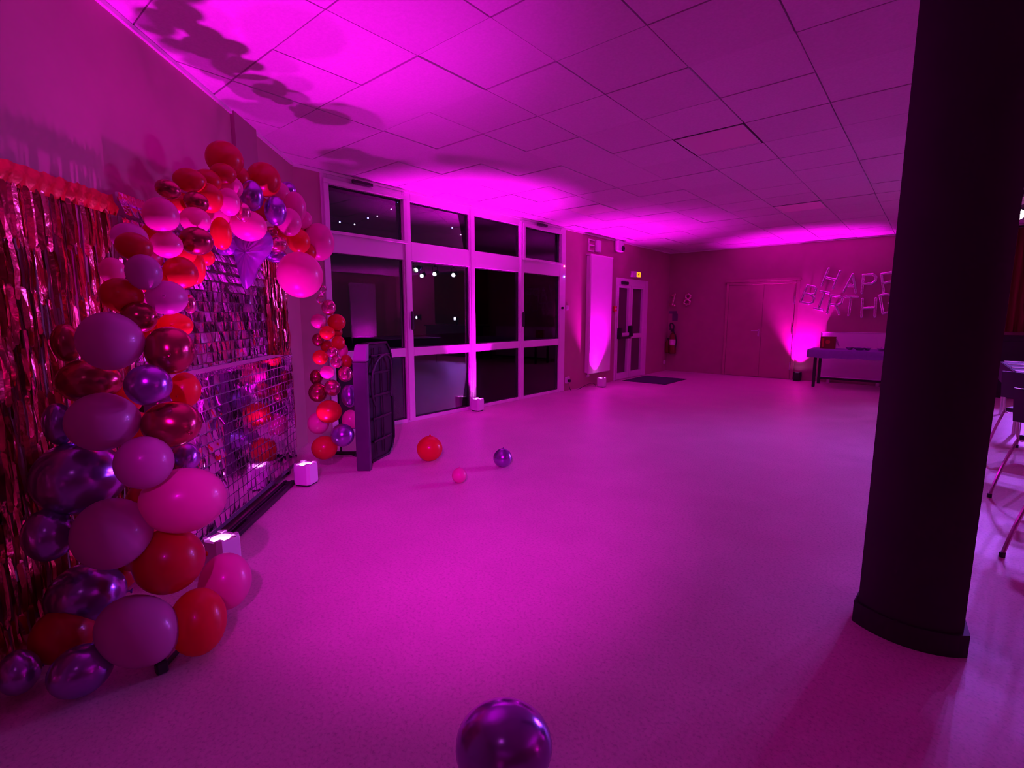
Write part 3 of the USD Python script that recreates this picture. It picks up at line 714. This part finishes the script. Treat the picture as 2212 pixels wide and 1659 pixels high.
part(e2, "hook", box(-5.145, -5.115, YF - .04, YF, .6, .68, .004), M["black"])

wb = thing("white_board", "large white board leaning on the far wall behind the gift table", "board", (-1.2, YF - .05, .12))
part(wb, "sheet", box(-1.80, .6, YF - .055, YF - .03, .12, 1.05, .004), M["white"])
part(wb, "rim", cat_mesh([box(-1.815, .61, YF - .06, YF - .028, 1.045, 1.065, .004), box(-1.815, -1.795, YF - .06, YF - .028, .12, 1.05, .004), box(-1.815, .61, YF - .06, YF - .028, .105, .125, .004)]), M["steel"])
for x in (-1.6, -.76, .4):
    part(wb, "foot", box(x - .03, x + .03, YF - .14, YF - .01, 0, .107, .006), M["steel"])
gt = thing("gift_table", "long dark-legged table with a violet cloth by the far wall", "table", (-.6, 11.6, 0))
part(gt, "table_top", box(-1.86, .7, 11.28, 12.02, .70, .735, .006), M["black"])
for x in (-1.74, .55):
    for y in (11.36, 11.94):
        part(gt, "leg", box(x - .025, x + .025, y - .025, y + .025, 0, .70, .004), M["black"])
    part(gt, "brace", box(x - .04, x + .04, 11.30, 12.0, .62, .70, .006), M["black"])
part(gt, "stretcher", box(-1.74, .55, 11.92, 11.96, .10, .14, .004), M["black"])
V, F = [], []
rng = np.random.default_rng(12)
nx = 60
for i in range(nx + 1):
    x = -1.88 + 2.6 * i / nx
    dr = .012 * math.sin(i * 1.3) + rng.uniform(-.004, .004)
    for y, z in ((12.05, .742), (11.8, .743), (11.5, .743), (11.30, .742), (11.265, .730), (11.255 + dr * .5, .66), (11.245 + dr, .585 + .006 * math.sin(i * .7))):
        V.append((x, y, z))
for i in range(nx):
    for j in range(6):
        a = i * 7 + j
        F += [[a, a + 1, a + 8], [a, a + 8, a + 7]]
one("tablecloth", "violet cloth spread over the long table by the far wall", "tablecloth", (np.array(V), np.array(F)), M["cloth_dark"], smooth=True)
gb = thing("gift_bag", "dark red paper gift bag standing at the left end of the violet table", "gift bag", (-1.6, 11.75, .745))
part(gb, "bag", m3.Manifold.hull_points(np.array([(x, y, z) for x in (-1.73, -1.47) for y in (11.70, 11.80) for z in (.745, .98)] + [(-1.735, 11.74, .985), (-1.465, 11.76, .985)])), M["red_dark"])
part(gb, "side_stripe", box(-1.70, -1.665, 11.692, 11.70, .78, .95), M["red"], smooth=False)
part(gb, "emblem", xf(lathe([(0, 0), (.04, 0), (.04, .006), (0, .008)], 16), frame((-1.60, 11.699, .88), (1, 0, 0), (0, 0, 1), (0, -1, 0))), M["red"])
part(gb, "tissue", m3.Manifold.hull_points(np.array([(-1.50, 11.73, .97), (-1.44, 11.70, .93), (-1.40, 11.74, .80), (-1.42, 11.8, .78), (-1.46, 11.78, .95)])), M["white"])
tw = [("shallow bowl nearest the gift bag on the violet table", -1.22, .07), ("wide pale dish at the middle of the violet table", -1.06, .11), ("small bowl right of the wide dish on the violet table", -.93, .06), ("bowl at the right of the violet table, beside the pillar", -.72, .075)]
for lab, x, r in tw:
    o = frame((x, 11.62, .744), (1, 0, 0), (0, 1, 0), (0, 0, 1))
    t = thing("bowl", lab, "bowl", (x, 11.62, .744))
    part(t, "dish", xf(lathe([(0, 0), (r * .5, 0), (r * .55, .006), (r, .05), (r * .96, .052), (r * .5, .012), (0, .01)], 24), o), M["steel"])
    part(t, "filling", xf(lathe([(0, .02), (r * .7, .025), (r * .5, .045), (0, .06)], 16), o), M["cloth_dark"])

# serving hatch with its red curtain and the counter below, on the far wall right of the pillar
sc = thing("red_curtain", "dark red gathered curtain on the far wall right of the pillar", "curtain", (2.2, YF - .06, 1.1))
V, F = [], []
n = 150
for i in range(n + 1):
    x = .95 + 2.65 * i / n
    y = YF - .08 + .03 * math.sin(i * 1.05) + .01 * math.sin(i * .37)
    V += [(x, y, 1.12), (x, y - .005, 2.0), (x, y, 2.88)]
for i in range(n):
    for j in range(2):
        a = i * 3 + j
        F += [[a, a + 3, a + 4], [a, a + 4, a + 1]]
part(sc, "cloth", (np.array(V), np.array(F)), M["red_cloth"], smooth=True)
part(sc, "rail", tube([(.9, YF - .08, 2.9), (3.65, YF - .08, 2.9)], .015, 10), M["black"])
bc = thing("bar_counter", "black counter along the far wall under the red curtain", "counter", (2.2, YF - .3, 0))
part(bc, "front", box(.85, 3.7, YF - .45, YF - .42, 0, 1.03), M["black"], smooth=False)
part(bc, "worktop", box(.8, 3.75, YF - .5, YF - .14, 1.03, 1.07, .006), M["black_plastic"])
for k in range(4):
    part(bc, "door_panel", box(.9 + k * .7, 1.55 + k * .7, YF - .465, YF - .45, .08, .98, .004), M["black_plastic"])
r2 = thing("radiator", "tall white radiator on the right-hand wall, seen only mirrored in the glazing", "radiator", (XR, 10.7, .3))
part(r2, "panel", box(XR - .115, XR - .06, 10.15, 11.25, .35, 2.6, .014), M["white"])
part(r2, "side_grille", box(XR - .06, XR - .004, 10.17, 11.23, .37, 2.58, .004), M["white"])

# ------------------------------------------------------------------ the pillar
pz = structure("pillar", label="black pillar with a rounded front and low skirting at the right", cat="pillar")
def bow_plan(x0, x1, y_edge, sag, depth, n=24):
    h = (x1 - x0) / 2
    R_ = (h * h + sag * sag) / (2 * sag)
    cx, cy = (x0 + x1) / 2, y_edge - sag + R_
    a = math.asin(h / R_)
    arc = [(cx + R_ * math.sin(t), cy - R_ * math.cos(t)) for t in np.linspace(-a, a, n)]
    return Polygon(arc + [(x1 - .02, y_edge + depth), (x0 + .02, y_edge + depth)])
sh = trimesh.creation.extrude_polygon(bow_plan(-.154, .205, 2.64, .07, .26), ZC, engine="earcut")
part(pz, "shaft", sh, M["pillar"], smooth=40)
sk = trimesh.creation.extrude_polygon(bow_plan(-.166, .222, 2.64, .075, .27).buffer(.004), .10, engine="earcut")
part(pz, "skirting", sk, M["pillar"], smooth=40)

# ------------------------------------------------------------------ tables and chairs right of the pillar
lt = thing("dining_table", "long dark-clothed table right of the pillar, cut by the picture's right edge", "table", (1.0, 6.3, 0))
tp = on_floor(2167, 782, .75)
tx, ty = tp[0] - .02, tp[1]
part(lt, "table_top", box(tx, tx + 1.8, ty - 1.7, ty + .1, .72, .75, .006), M["cloth_black"])
part(lt, "cloth_skirt", cat_mesh([box(tx - .006, tx, ty - 1.71, ty + .106, .50, .748), box(tx, tx + 1.8, ty - 1.712, ty - 1.704, .50, .748)]), M["cloth_black"], smooth=False)
for x in (tx + .06, tx + 1.74):
    for y in (ty - 1.6, ty):
        part(lt, "leg", tube([(x, y, 0), (x, y, .72)], .018, 10), M["chrome"])
labs = ["white place mat on the table right of the pillar, farthest of the four", "white place mat on the table right of the pillar, third from the front", "white place mat on the table right of the pillar, second from the front", "white place mat on the table right of the pillar, nearest of the four"]
for k, py in enumerate((781, 787, 794, 802)):
    q = on_floor(2170 + k * 8, py, .752)
    one("place_mat", labs[k], "place mat", box(q[0], q[0] + .9, q[1] - .05, q[1] + .10, .7505, .756, .002), M["white"])
def chair(label, loc, rot):
    """stacking chair: splayed tube legs, a black seat and a curved backrest; local +y is the way the sitter faces"""
    t = thing("stacking_chair", label, "chair", loc)
    c, s = math.cos(rot), math.sin(rot)
    Fm = frame(np.array(loc, float), (c, s, 0), (-s, c, 0), (0, 0, 1))
    for sg in (-1, 1):
        part(t, "leg", xf(tube(smooth_path([(sg * .22, .20, .44), (sg * .225, .23, .40), (sg * .24, .30, .012)], 12), .011, 8), Fm), M["chrome"])
        part(t, "leg", xf(tube(smooth_path([(sg * .22, -.17, .45), (sg * .225, -.24, .37), (sg * .25, -.42, .012)], 12), .011, 8), Fm), M["chrome"])
        part(t, "back_upright", xf(tube(smooth_path([(sg * .21, -.05, .44), (sg * .21, -.21, .47), (sg * .205, -.26, .58), (sg * .19, -.31, .84)], 16), .011, 8), Fm), M["chrome"])
        for q in ((sg * .24, .30), (sg * .25, -.42)):
            part(t, "leg_cap", xf(lathe([(0, 0), (.015, 0), (.015, .03), (0, .03)], 12), Fm @ frame((*q, 0), (1, 0, 0), (0, 1, 0), (0, 0, 1))), M["black"])
    part(t, "seat", xf(box(-.22, .22, -.21, .23, .445, .485, .016), Fm), M["cushion"])
    V = []
    g = 9
    for i in range(g):
        for z in (.60, .66, .80, .86):
            u = i / (g - 1) * 2 - 1
            V.append((u * .225, -.27 - (z - .6) * .2 - .035 * (1 - u * u), z))
    V2 = [(x, y - .022, z) for x, y, z in V]
    F = []
    for i in range(g - 1):
        for j in range(3):
            a = i * 4 + j
            F += [[a, a + 4, a + 5], [a, a + 5, a + 1]]
    nv = len(V)
    F += [[x + nv for x in f[::-1]] for f in F]
    rim = [i * 4 for i in range(g)] + [(g - 1) * 4 + j for j in (1, 2, 3)] + [i * 4 + 3 for i in range(g - 2, -1, -1)] + [2, 1]
    for a, b in zip(rim, rim[1:] + rim[:1]):
        F += [[a, b, b + nv], [a, b + nv, a + nv]]
    part(t, "backrest", xf((np.array(V + V2), np.array(F)), Fm), M["cushion"], smooth=40)
def place_chair(label, foot_px, rot):
    q = on_floor(*foot_px)
    c, s = math.cos(rot), math.sin(rot)
    lx, ly = -.25, -.42
    chair(label, (q[0] - (c * lx - s * ly), q[1] - (s * lx + c * ly), 0), rot)
place_chair("black stacking chair with splayed metal legs nearest the camera, right of the pillar", (2164, 1203), -.5)
place_chair("black stacking chair behind the nearest one, right of the pillar", (2137, 1074), -.45)
place_chair("black stacking chair closest to the dining table, mostly hidden by the pillar", (2125, 985), -.4)

# ------------------------------------------------------------------ balloons
def egg_profile(n=18):
    P = []
    for i in range(n + 1):
        a = math.pi * i / n                    # 0 = far pole, pi = knot pole
        z, r = math.cos(a), math.sin(a)
        k = 1 - .10 * max(0, -z) ** 1.5 if z < 0 else 1
        P.append((max(r * k, 0), z * (1.0 if z > 0 else 1.06)))
    P[0], P[-1] = (0, P[0][1]), (0, P[-1][1])
    return P[::-1]
EGG = lathe(egg_profile(), 30)
KNOT = lathe([(0, -1.02), (.055, -1.03), (.04, -1.10), (.035, -1.13), (.085, -1.19), (.07, -1.21), (0, -1.17)], 12)
COLN = {"R": "red latex", "C": "coral-red latex", "P": "hot pink latex", "L": "dusty pink latex", "K": "burgundy chrome", "V": "purple chrome", "M": "rose chrome"}
def unit(v):
    v = np.asarray(v, float)
    return v / np.linalg.norm(v)
def measure(px, py, rx, ry, d, rot=0.0):
    """centre, axes and radii of the ellipsoid whose outline is the given ellipse of the picture at this distance"""
    c = at_depth(px, py, d)
    v = unit(c - EYE)
    e1 = unit(np.cross(v, [0, 0, 1.0])); e2 = np.cross(e1, v)
    if rot:
        e1, e2 = e1 * math.cos(rot) + e2 * math.sin(rot), -e1 * math.sin(rot) + e2 * math.cos(rot)
    h = 1e-3
    s1 = np.linalg.norm(np.array(project(c + e1 * h)[:2]) - (px, py)) / h
    s2 = np.linalg.norm(np.array(project(c + e2 * h)[:2]) - (px, py)) / h
    r1, r2 = rx / s1, ry / s2
    return c, np.array([e1, e2, -v]), np.array([r1, r2, .92 * min(r1, r2)])
def balloon(label, kind, c, E, R, axis, name="balloon", mat=None, group=None):
    """axis: direction of the knot"""
    t = thing(name, label, "balloon", c, group=group)
    k = unit(axis)
    x = unit(np.cross(k, [.31, .7, .64])); y = np.cross(k, x)
    Rk = np.stack([x, y, -k], 1)
    S = E.T @ np.diag(R) @ E
    A = np.eye(4); A[:3, :3] = S @ Rk; A[:3, 3] = c
    part(t, "skin", xf(EGG, A), mat or BM[kind], smooth=True)
    part(t, "knot", xf(KNOT, A), mat or BM[kind], smooth=40)
    return t
# centre, half-widths, colour, layer (0 = front), tilt in degrees, where it is
ARCH = [
    (40, 1452, 54, 48, "V", 1, 0, "on the floor in the picture's bottom left corner"),
    (175, 1448, 80, 56, "V", 1, 0, "lying on the floor left of the lowest dusty pink one"),
    (300, 1362, 90, 88, "L", 0, 40, "lowest of the arch, resting on the floor"),
    (428, 1342, 67, 73, "C", 1, 0, "on the floor behind the lowest dusty pink one"),
    (487, 1256, 60, 62, "P", 3, 0, "in front of the nearest uplight"),
    (365, 1211, 83, 70, "R", 1, 10, "low on the arch, just left of the nearest uplight"),
    (185, 1284, 95, 66, "V", 1, 14, "large, low on the arch, left of the red one"),
    (135, 1372, 78, 60, "R", 3, 0, "deep in shadow behind the lowest purple ones"),
    (243, 1152, 94, 76, "L", 0, 6, "large, second lowest of the arch's dusty pink ones"),
    (398, 1080, 98, 71, "P", 1, -6, "largest on the right of the arch's leg"),
    (105, 1155, 63, 57, "V", 2, 0, "far left of the arch's leg, by the red curtain"),
    (170, 1032, 108, 80, "V", 1, -6, "largest purple one, left side of the arch's leg"),
    (312, 999, 68, 57, "L", 0, 0, "in the middle of the leg, above the largest hot pink one"),
    (400, 988, 34, 32, "V", 3, 0, "small, beside the edge of the foil table"),
    (372, 916, 68, 50, "K", 1, 0, "right side of the leg at mid height"),
    (222, 911, 84, 63, "L", 0, 0, "large, left of the burgundy one at mid leg"),
    (127, 916, 38, 46, "V", 3, 0, "half hidden at the left edge of the leg, at mid height"),
    (321, 832, 54, 45, "V", 0, 0, "smooth, in the middle of the leg, level with the table top"),
    (400, 842, 36, 38, "C", 2, 0, "right side of the leg, touching the table top"),
    (193, 823, 74, 48, "K", 1, 0, "large, left side of the leg, under the biggest dusty pink one"),
    (238, 737, 75, 64, "L", 0, 0, "biggest and roundest, upper part of the leg"),
    (367, 757, 57, 52, "K", 1, 0, "right of the biggest dusty pink one"),
    (143, 741, 35, 42, "K", 3, 0, "dark, behind the biggest dusty pink one, by the red curtain"),
    (379, 703, 40, 27, "C", 2, 0, "above the burgundy one on the right of the upper leg"),
    (300, 685, 42, 34, "K", 1, -20, "small, just above the biggest dusty pink one"),
    (361, 643, 47, 37, "L", 0, 0, "at the leg's bend, right of the dark red one"),
    (263, 638, 51, 37, "R", 1, -10, "dark, left edge where the leg starts to bend"),
    (410, 657, 14, 21, "M", 3, 0, "tiny, peeping out over the silver backdrop"),
    (311, 588, 42, 39, "L", 0, 0, "round, left side of the bend, above the dark red one"),
    (243, 585, 31, 29, "P", 2, 0, "small, at the outer left edge of the bend"),
    (390, 590, 40, 36, "R", 1, 0, "right side of the bend, above the silver backdrop"),
    (422, 577, 23, 38, "C", 3, 0, "glowing, behind the red one at the inner side of the bend"),
    (290, 533, 44, 30, "R", 1, -10, "dark, outer left side of the bend, under the hot pink pair"),
    (360, 529, 37, 29, "P", 1, 0, "in the bend, left of the burgundy one with the glint"),
    (424, 521, 39, 31, "K", 0, 0, "with a bright lamp glint, inner side of the bend"),
    (280, 513, 43, 32, "L", 3, 0, "behind the dark red one at the curtain's corner"),
    (348, 466, 42, 40, "P", 1, 0, "big, outer left side of the arch's shoulder"),
    (422, 476, 35, 29, "P", 1, 0, "on the shoulder, above the burgundy one with the lamp glint"),
    (478, 505, 24, 36, "C", 1, 0, "glowing, right of the shoulder with a lamp glint below"),
    (446, 556, 19, 18, "C", 3, 0, "small, under the shoulder beside the burgundy one"),
    (363, 409, 31, 20, "K", 1, -18, "leftmost of the dark ones on the shoulder"),
    (424, 437, 30, 22, "K", 1, -18, "dark, right of the leftmost dark one on the shoulder"),
    (410, 390, 38, 27, "R", 2, 0, "on the shoulder's top, behind the dark ones"),
    (448, 391, 33, 26, "R", 2, 0, "on the shoulder's top, right of its neighbour"),
    (452, 428, 31, 33, "R", 1, 0, "in the middle of the shoulder, left of the glowing pink pair"),
    (485, 344, 43, 40, "R", 2, 0, "highest of the whole arch"),
    (482, 375, 30, 23, "R", 1, 0, "just below the highest one"),
    (500, 405, 26, 25, "P", 1, 0, "upper of the glowing pair under the highest one"),
    (494, 437, 26, 31, "P", 0, 0, "lower of the glowing pair, with a lamp glint"),
    (570, 388, 38, 38, "R", 2, 0, "big, right of the highest one"),
    (544, 423, 26, 34, "V", 1, 0, "in the crown of the arch, under the big red one"),
    (622, 411, 18, 19, "V", 3, 0, "small, at the outer right of the crown"),
    (525, 459, 18, 22, "M", 0, 0, "small with a bright glint, in the crown"),
    (537, 488, 41, 34, "P", 1, 0, "wide and glowing, underside of the crown"),
    (595, 456, 25, 33, "V", 0, 0, "with a bright glint, right side of the crown"),
    (637, 448, 25, 34, "P", 1, 0, "tall, right side of the crown beside the purple one"),
    (624, 480, 28, 31, "P", 0, 0, "below the tall one on the right of the crown"),
    (585, 507, 17, 18, "M", 2, 0, "small, underside of the arm"),
    (598, 527, 24, 19, "M", 1, 0, "underside of the arm with a glint"),
    (645, 521, 26, 27, "C", 1, 0, "glowing, near the arm's end above the huge pink one"),
    (655, 490, 12, 16, "K", 3, 0, "tiny and dark, behind the arm's right edge"),
    (689, 523, 34, 41, "P", 2, 0, "at the arm's outer end, in front of the window frame"),
    (596, 552, 25, 16, "V", 2, 0, "flat-lit lowest under the arm, with a bright glint"),
    (648, 594, 51, 50, "P", 0, 0, "huge round one hanging at the very end of the arm"),
]
COLUMN = [
    (710, 664, 16, 17, "M", 0, 0, "topmost of the small column"),
    (688, 694, 17, 16, "P", 0, 0, "second highest of the small column, on its left"),
    (727, 696, 20, 18, "C", 1, 0, "upper right of the small column"),
    (707, 719, 17, 15, "C", 0, 0, "below the topmost rose one of the small column"),
    (729, 717, 11, 12, "R", 2, 0, "small, between the upper coral pair of the small column"),
    (687, 734, 13, 14, "K", 1, 0, "dark, upper left edge of the small column"),
    (731, 740, 15, 15, "C", 1, 0, "third down on the right of the small column"),
    (707, 748, 15, 13, "R", 2, 0, "in the middle of the small column, above the orange-red one"),
    (692, 772, 17, 16, "C", 1, 0, "left edge of the small column at mid height"),
    (718, 761, 13, 12, "M", 0, 0, "small, middle of the small column"),
    (740, 757, 12, 15, "P", 2, 0, "right edge of the small column, upper half"),
    (727, 782, 13, 13, "M", 0, 0, "small, middle right of the small column, under its twin"),
    (748, 781, 13, 15, "R", 2, 0, "right edge of the small column, left of the folded bench"),
    (707, 804, 16, 14, "P", 0, 0, "small bright one in the middle of the small column"),
    (746, 808, 16, 17, "M", 1, 0, "right of the small bright pink one in the small column"),
    (683, 815, 14, 17, "K", 2, 0, "behind the left edge of the small column"),
    (718, 838, 18, 18, "M", 1, 0, "in the centre of the small column, lower half"),
    (687, 848, 21, 21, "K", 1, 0, "big and dark, lower left of the small column"),
    (755, 855, 18, 25, "V", 1, 0, "tall, lower right of the small column, beside the folded bench"),
    (711, 889, 28, 25, "R", 0, 0, "big, upper of the two large red ones in the small column"),
    (688, 914, 24, 24, "P", 1, 0, "shadowed, lower left of the small column"),
    (757, 906, 19, 21, "P", 2, 0, "shadowed, lower right of the small column behind the bench"),
    (740, 940, 26, 25, "V", 0, 0, "shining, near the bottom of the small column"),
    (701, 967, 29, 26, "R", 0, 0, "lowest of the small column, on the floor"),
]
FILL = [
    (385, 440, 30, 28, "R"), (440, 412, 30, 26, "R"), (472, 462, 28, 28, "P"), (512, 384, 30, 28, "R"), (522, 432, 28, 28, "L"), (562, 452, 28, 28, "R"), (602, 418, 26, 26, "P"),
    (612, 503, 24, 24, "R"), (566, 516, 22, 22, "L"), (655, 474, 20, 20, "P"), (662, 545, 22, 22, "R"), (338, 505, 32, 28, "R"), (322, 556, 32, 30, "P"), (398, 545, 28, 26, "R"),
    (335, 610, 34, 30, "R"), (322, 720, 34, 32, "R"), (265, 860, 46, 40, "C"), (300, 930, 44, 40, "C"), (330, 1080, 60, 50, "R"), (300, 1180, 60, 54, "R"), (250, 1240, 50, 40, "R"),
]
FILL_AT = ["behind the dark pair on the shoulder", "under the shoulder's red pair", "behind the glowing pink pair", "behind the highest red ones", "beneath the highest red ones", "behind the crown's purple ones", "behind the crown's right purple one",
    "behind the arm's small rose ones", "under the crown's wide pink one", "behind the arm's tall pink one", "behind the arm's outer end", "at the back of the bend under the shoulder", "at the back of the bend, beside the curtain", "behind the burgundy one with the lamp glint",
    "at the back of the bend's lower part", "behind the biggest dusty pink one's right side", "in the core of the leg at table height", "in the core of the leg at mid height", "in the leg behind the largest hot pink one", "deep in the leg above the lowest red one", "deep in the leg above the large purple one"]
def arch_depth(px, py):
    w = min(max((730 - py) / 150.0, 0), 1)
    return 1.93 + w * max(0, px - 290) / 350 * 1.58
items = []
for px, py, rx, ry, k, lay, rot, where in ARCH:
    items.append([px, py, rx, ry, k, arch_depth(px, py) + (.13 if py > 700 else .10) * lay, math.radians(rot), "arch", where])
for px, py, rx, ry, k, lay, rot, where in COLUMN:
    items.append([px, py, rx, ry, k, 4.42 + .09 * lay, math.radians(rot), "column", where])
for (px, py, rx, ry, k), where in zip(FILL, FILL_AT):
    items.append([px, py, rx, ry, k, arch_depth(px, py) + .30, 0.0, "arch", "mostly hidden " + where])
# settle: where two balloons press too deep into one another the farther one moves back along its line of sight, never into wall or floor
def legal(c, r):
    return c @ NW - r > CW + .11
for it in items:
    for _ in range(60):
        c, E, R = measure(*it[:4], it[5], it[6])
        if c @ NW - R.max() > CW + .075:
            break
        it[5] -= .02
for _ in range(40):
    moved = False
    geo = [measure(*it[:4], it[5], it[6]) for it in items]
    for i in range(len(items)):
        for j in range(i):
            ci, cj = geo[i][0], geo[j][0]
            ri, rj = geo[i][2].mean(), geo[j][2].mean()
            need = (.90 if items[i][1] > 690 or items[i][7] == "column" else .70) * (ri + rj)
            if np.linalg.norm(ci - cj) < need:
                k = i if items[i][5] >= items[j][5] else j
                c, r = geo[k][0], geo[k][2].mean()
                if legal(c, geo[k][2].max()) and items[k][5] < (2.75 if items[k][7] == "arch" and items[k][1] > 650 else 4.9):
                    items[k][5] += .02
                    moved = True
    if not moved:
        break
def spine(c, kind):
    if kind == "column":
        return np.array([-4.25, 2.52, c[2]])
    return None
leg = np.array([-2.32, .62, 0.0])
for px, py, rx, ry, k, d, rot, where_kind, where in items:
    c, E, R = measure(px, py, rx, ry, d, rot)
    if c[2] < R[1] * 1.0:                      # rest on the floor
        t_ = (CAM_H - R[1]) / (CAM_H - c[2])
        c, E, R = measure(px, py, rx, ry, d * t_, rot)
        c[2] = max(c[2], R[1] * .995)
    if where_kind == "column":
        ax = spine(c, "column") - c + [0, 0, .02]
    elif py > 640:
        ax = np.array([leg[0], leg[1], c[2]]) - c
    else:
        ax = at_depth(px + (480 - px) * .25, py + (560 - py) * .3, d + .15) - c
    if np.linalg.norm(ax) < .03:
        ax = FW
    ax = unit(unit(ax) + .6 * unit(c - EYE))
    balloon(f"{COLN[k]} balloon, {where}", k, c, E, R, ax)

# loose balloons on the floor
for px, py, rx, ry, k, lab in ((928, 969, 28, 27, "C", "coral-red latex balloon lying alone on the floor in front of the folded table"),
                               (992, 1027, 16, 16.5, "P", "small pale pink latex balloon lying on the floor, nearest of the three loose small ones"),
                               (1086, 989, 20.5, 20, "V", "small purple chrome balloon on the floor, its knot pointing up"),
                               (1088, 1610, 105, 110, "V", "big purple chrome balloon close to the camera at the bottom edge of the picture")):
    base = on_floor(px, py + ry)
    d = (base - EYE) @ FW
    for _ in range(12):
        c, E, R = measure(px, py, rx, ry, d)
        d *= (CAM_H - R[1]) / (CAM_H - c[2])
    c, E, R = measure(px, py, rx, ry, d)
    up = np.array([.05, .02, 1.0]) if px > 1040 and px < 1088 else np.array([-.3, .3, .5])
    balloon(lab, k, c, E, R, up if px != 1088 else np.array([.1, -.5, -.3]))

# stands that carry arch and column
st = thing("arch_stand", "thin black stand with a foot, inside the balloon arch", "stand", (leg[0], leg[1], 0))
ftp = on_floor(350, 1452)
part(st, "foot", cat_mesh([tube([ftp + [0, 0, .012], ftp + DW * .3 + [0, 0, .012]], .010, 8), box(ftp[0] - .02, ftp[0] + .02, ftp[1] - .02, ftp[1] + .02, 0, .05, .006)]), M["black"])
part(st, "pole", tube([ftp + DW * .3 + [0, 0, .012], ftp + DW * .3 + [0, 0, .10]], .009, 8), M["black"])
cs = thing("column_stand", "low black stand under the small balloon column", "stand", (-4.28, 2.5, 0))
b0, b1 = on_floor(705, 985), on_floor(770, 985)
part(cs, "base_bar", cat_mesh([tube([b0 + [0, 0, .03], b1 + [0, 0, .03]], .02, 8)] + [box(q[0] - .03, q[0] + .03, q[1] - .03, q[1] + .03, 0, .025, .005) for q in (b0, b1)]), M["black"])
mid = (b0 + b1) / 2
part(cs, "pole", tube([(mid[0], mid[1], .03), (mid[0], mid[1], 1.38)], .009, 8), M["black"])

# heart-shaped lilac foil balloon hanging point down under the arch, and a pink foil curl
def puffy(poly_px, d, thick, name, label, mat):
    pts = np.array(poly_px, float)
    c0 = pts.mean(0)
    rings = []
    for q in (1.0, .86, .6, .3, 0.0):
        h = thick * math.sqrt(max(0, 1 - q ** 2.2))
        P = c0 + (pts - c0) * q
        rings.append((P, h))
    V, F = [], []
    n = len(pts)
    for sgn in (1, -1):
        for P, h in rings:
            for k, (x, y) in enumerate(P):
                cr = .006 * math.sin(k * 2.4) * (1 if h < thick * .9 else .4)
                V.append(at_depth(x, y, d) - FW * sgn * (h + (cr if h > 0 else 0)))
    m = len(rings)
    for sd in (0, 1):
        o = sd * m * n
        for r in range(m - 1):
            for k in range(n):
                a, b = o + r * n + k, o + r * n + (k + 1) % n
                c_, e = a + n, b + n
                tri = [[a, b, e], [a, e, c_]]
                F += tri if sd == 0 else [t[::-1] for t in tri]
    t = thing(name, label, "foil balloon", at_depth(*c0, d))
    part(t, "body", (np.array(V), np.array(F)), mat, smooth=60)
    return t
from scipy.interpolate import splprep, splev
def blob(pts, n=40):
    p = np.array(pts + pts[:1], float).T
    tck, _ = splprep(p, s=0, per=True)
    return np.array(splev(np.linspace(0, 1, n, endpoint=False), tck)).T.tolist()
puffy(blob([(502, 520), (506, 553), (516, 588), (533, 624), (541, 618), (552, 590), (573, 556), (590, 528), (578, 500), (545, 500), (520, 500)]), 3.36, .07, "heart_balloon", "lilac foil heart balloon hanging point down under the arch's crown", M["foil_lilac"])
puffy(blob([(470, 545), (488, 552), (505, 545), (508, 522), (492, 510), (476, 525)], 24), 3.3, .04, "foil_tail", "small crumpled lilac foil tail left of the hanging heart", M["foil_lilac"])
cl = thing("foil_curl", "curled pink foil ribbon dangling beside the huge pink balloon", "ribbon", at_depth(694, 640, 3.9))
part(cl, "ribbon", tube(smooth_path([at_depth(x, y, 3.9) for x, y in ((686, 648), (692, 636), (700, 630), (703, 622), (697, 619), (692, 628), (697, 640), (688, 642), (686, 650), (690, 655), (698, 651))], 60), .008, 6), M["foil_pink"])
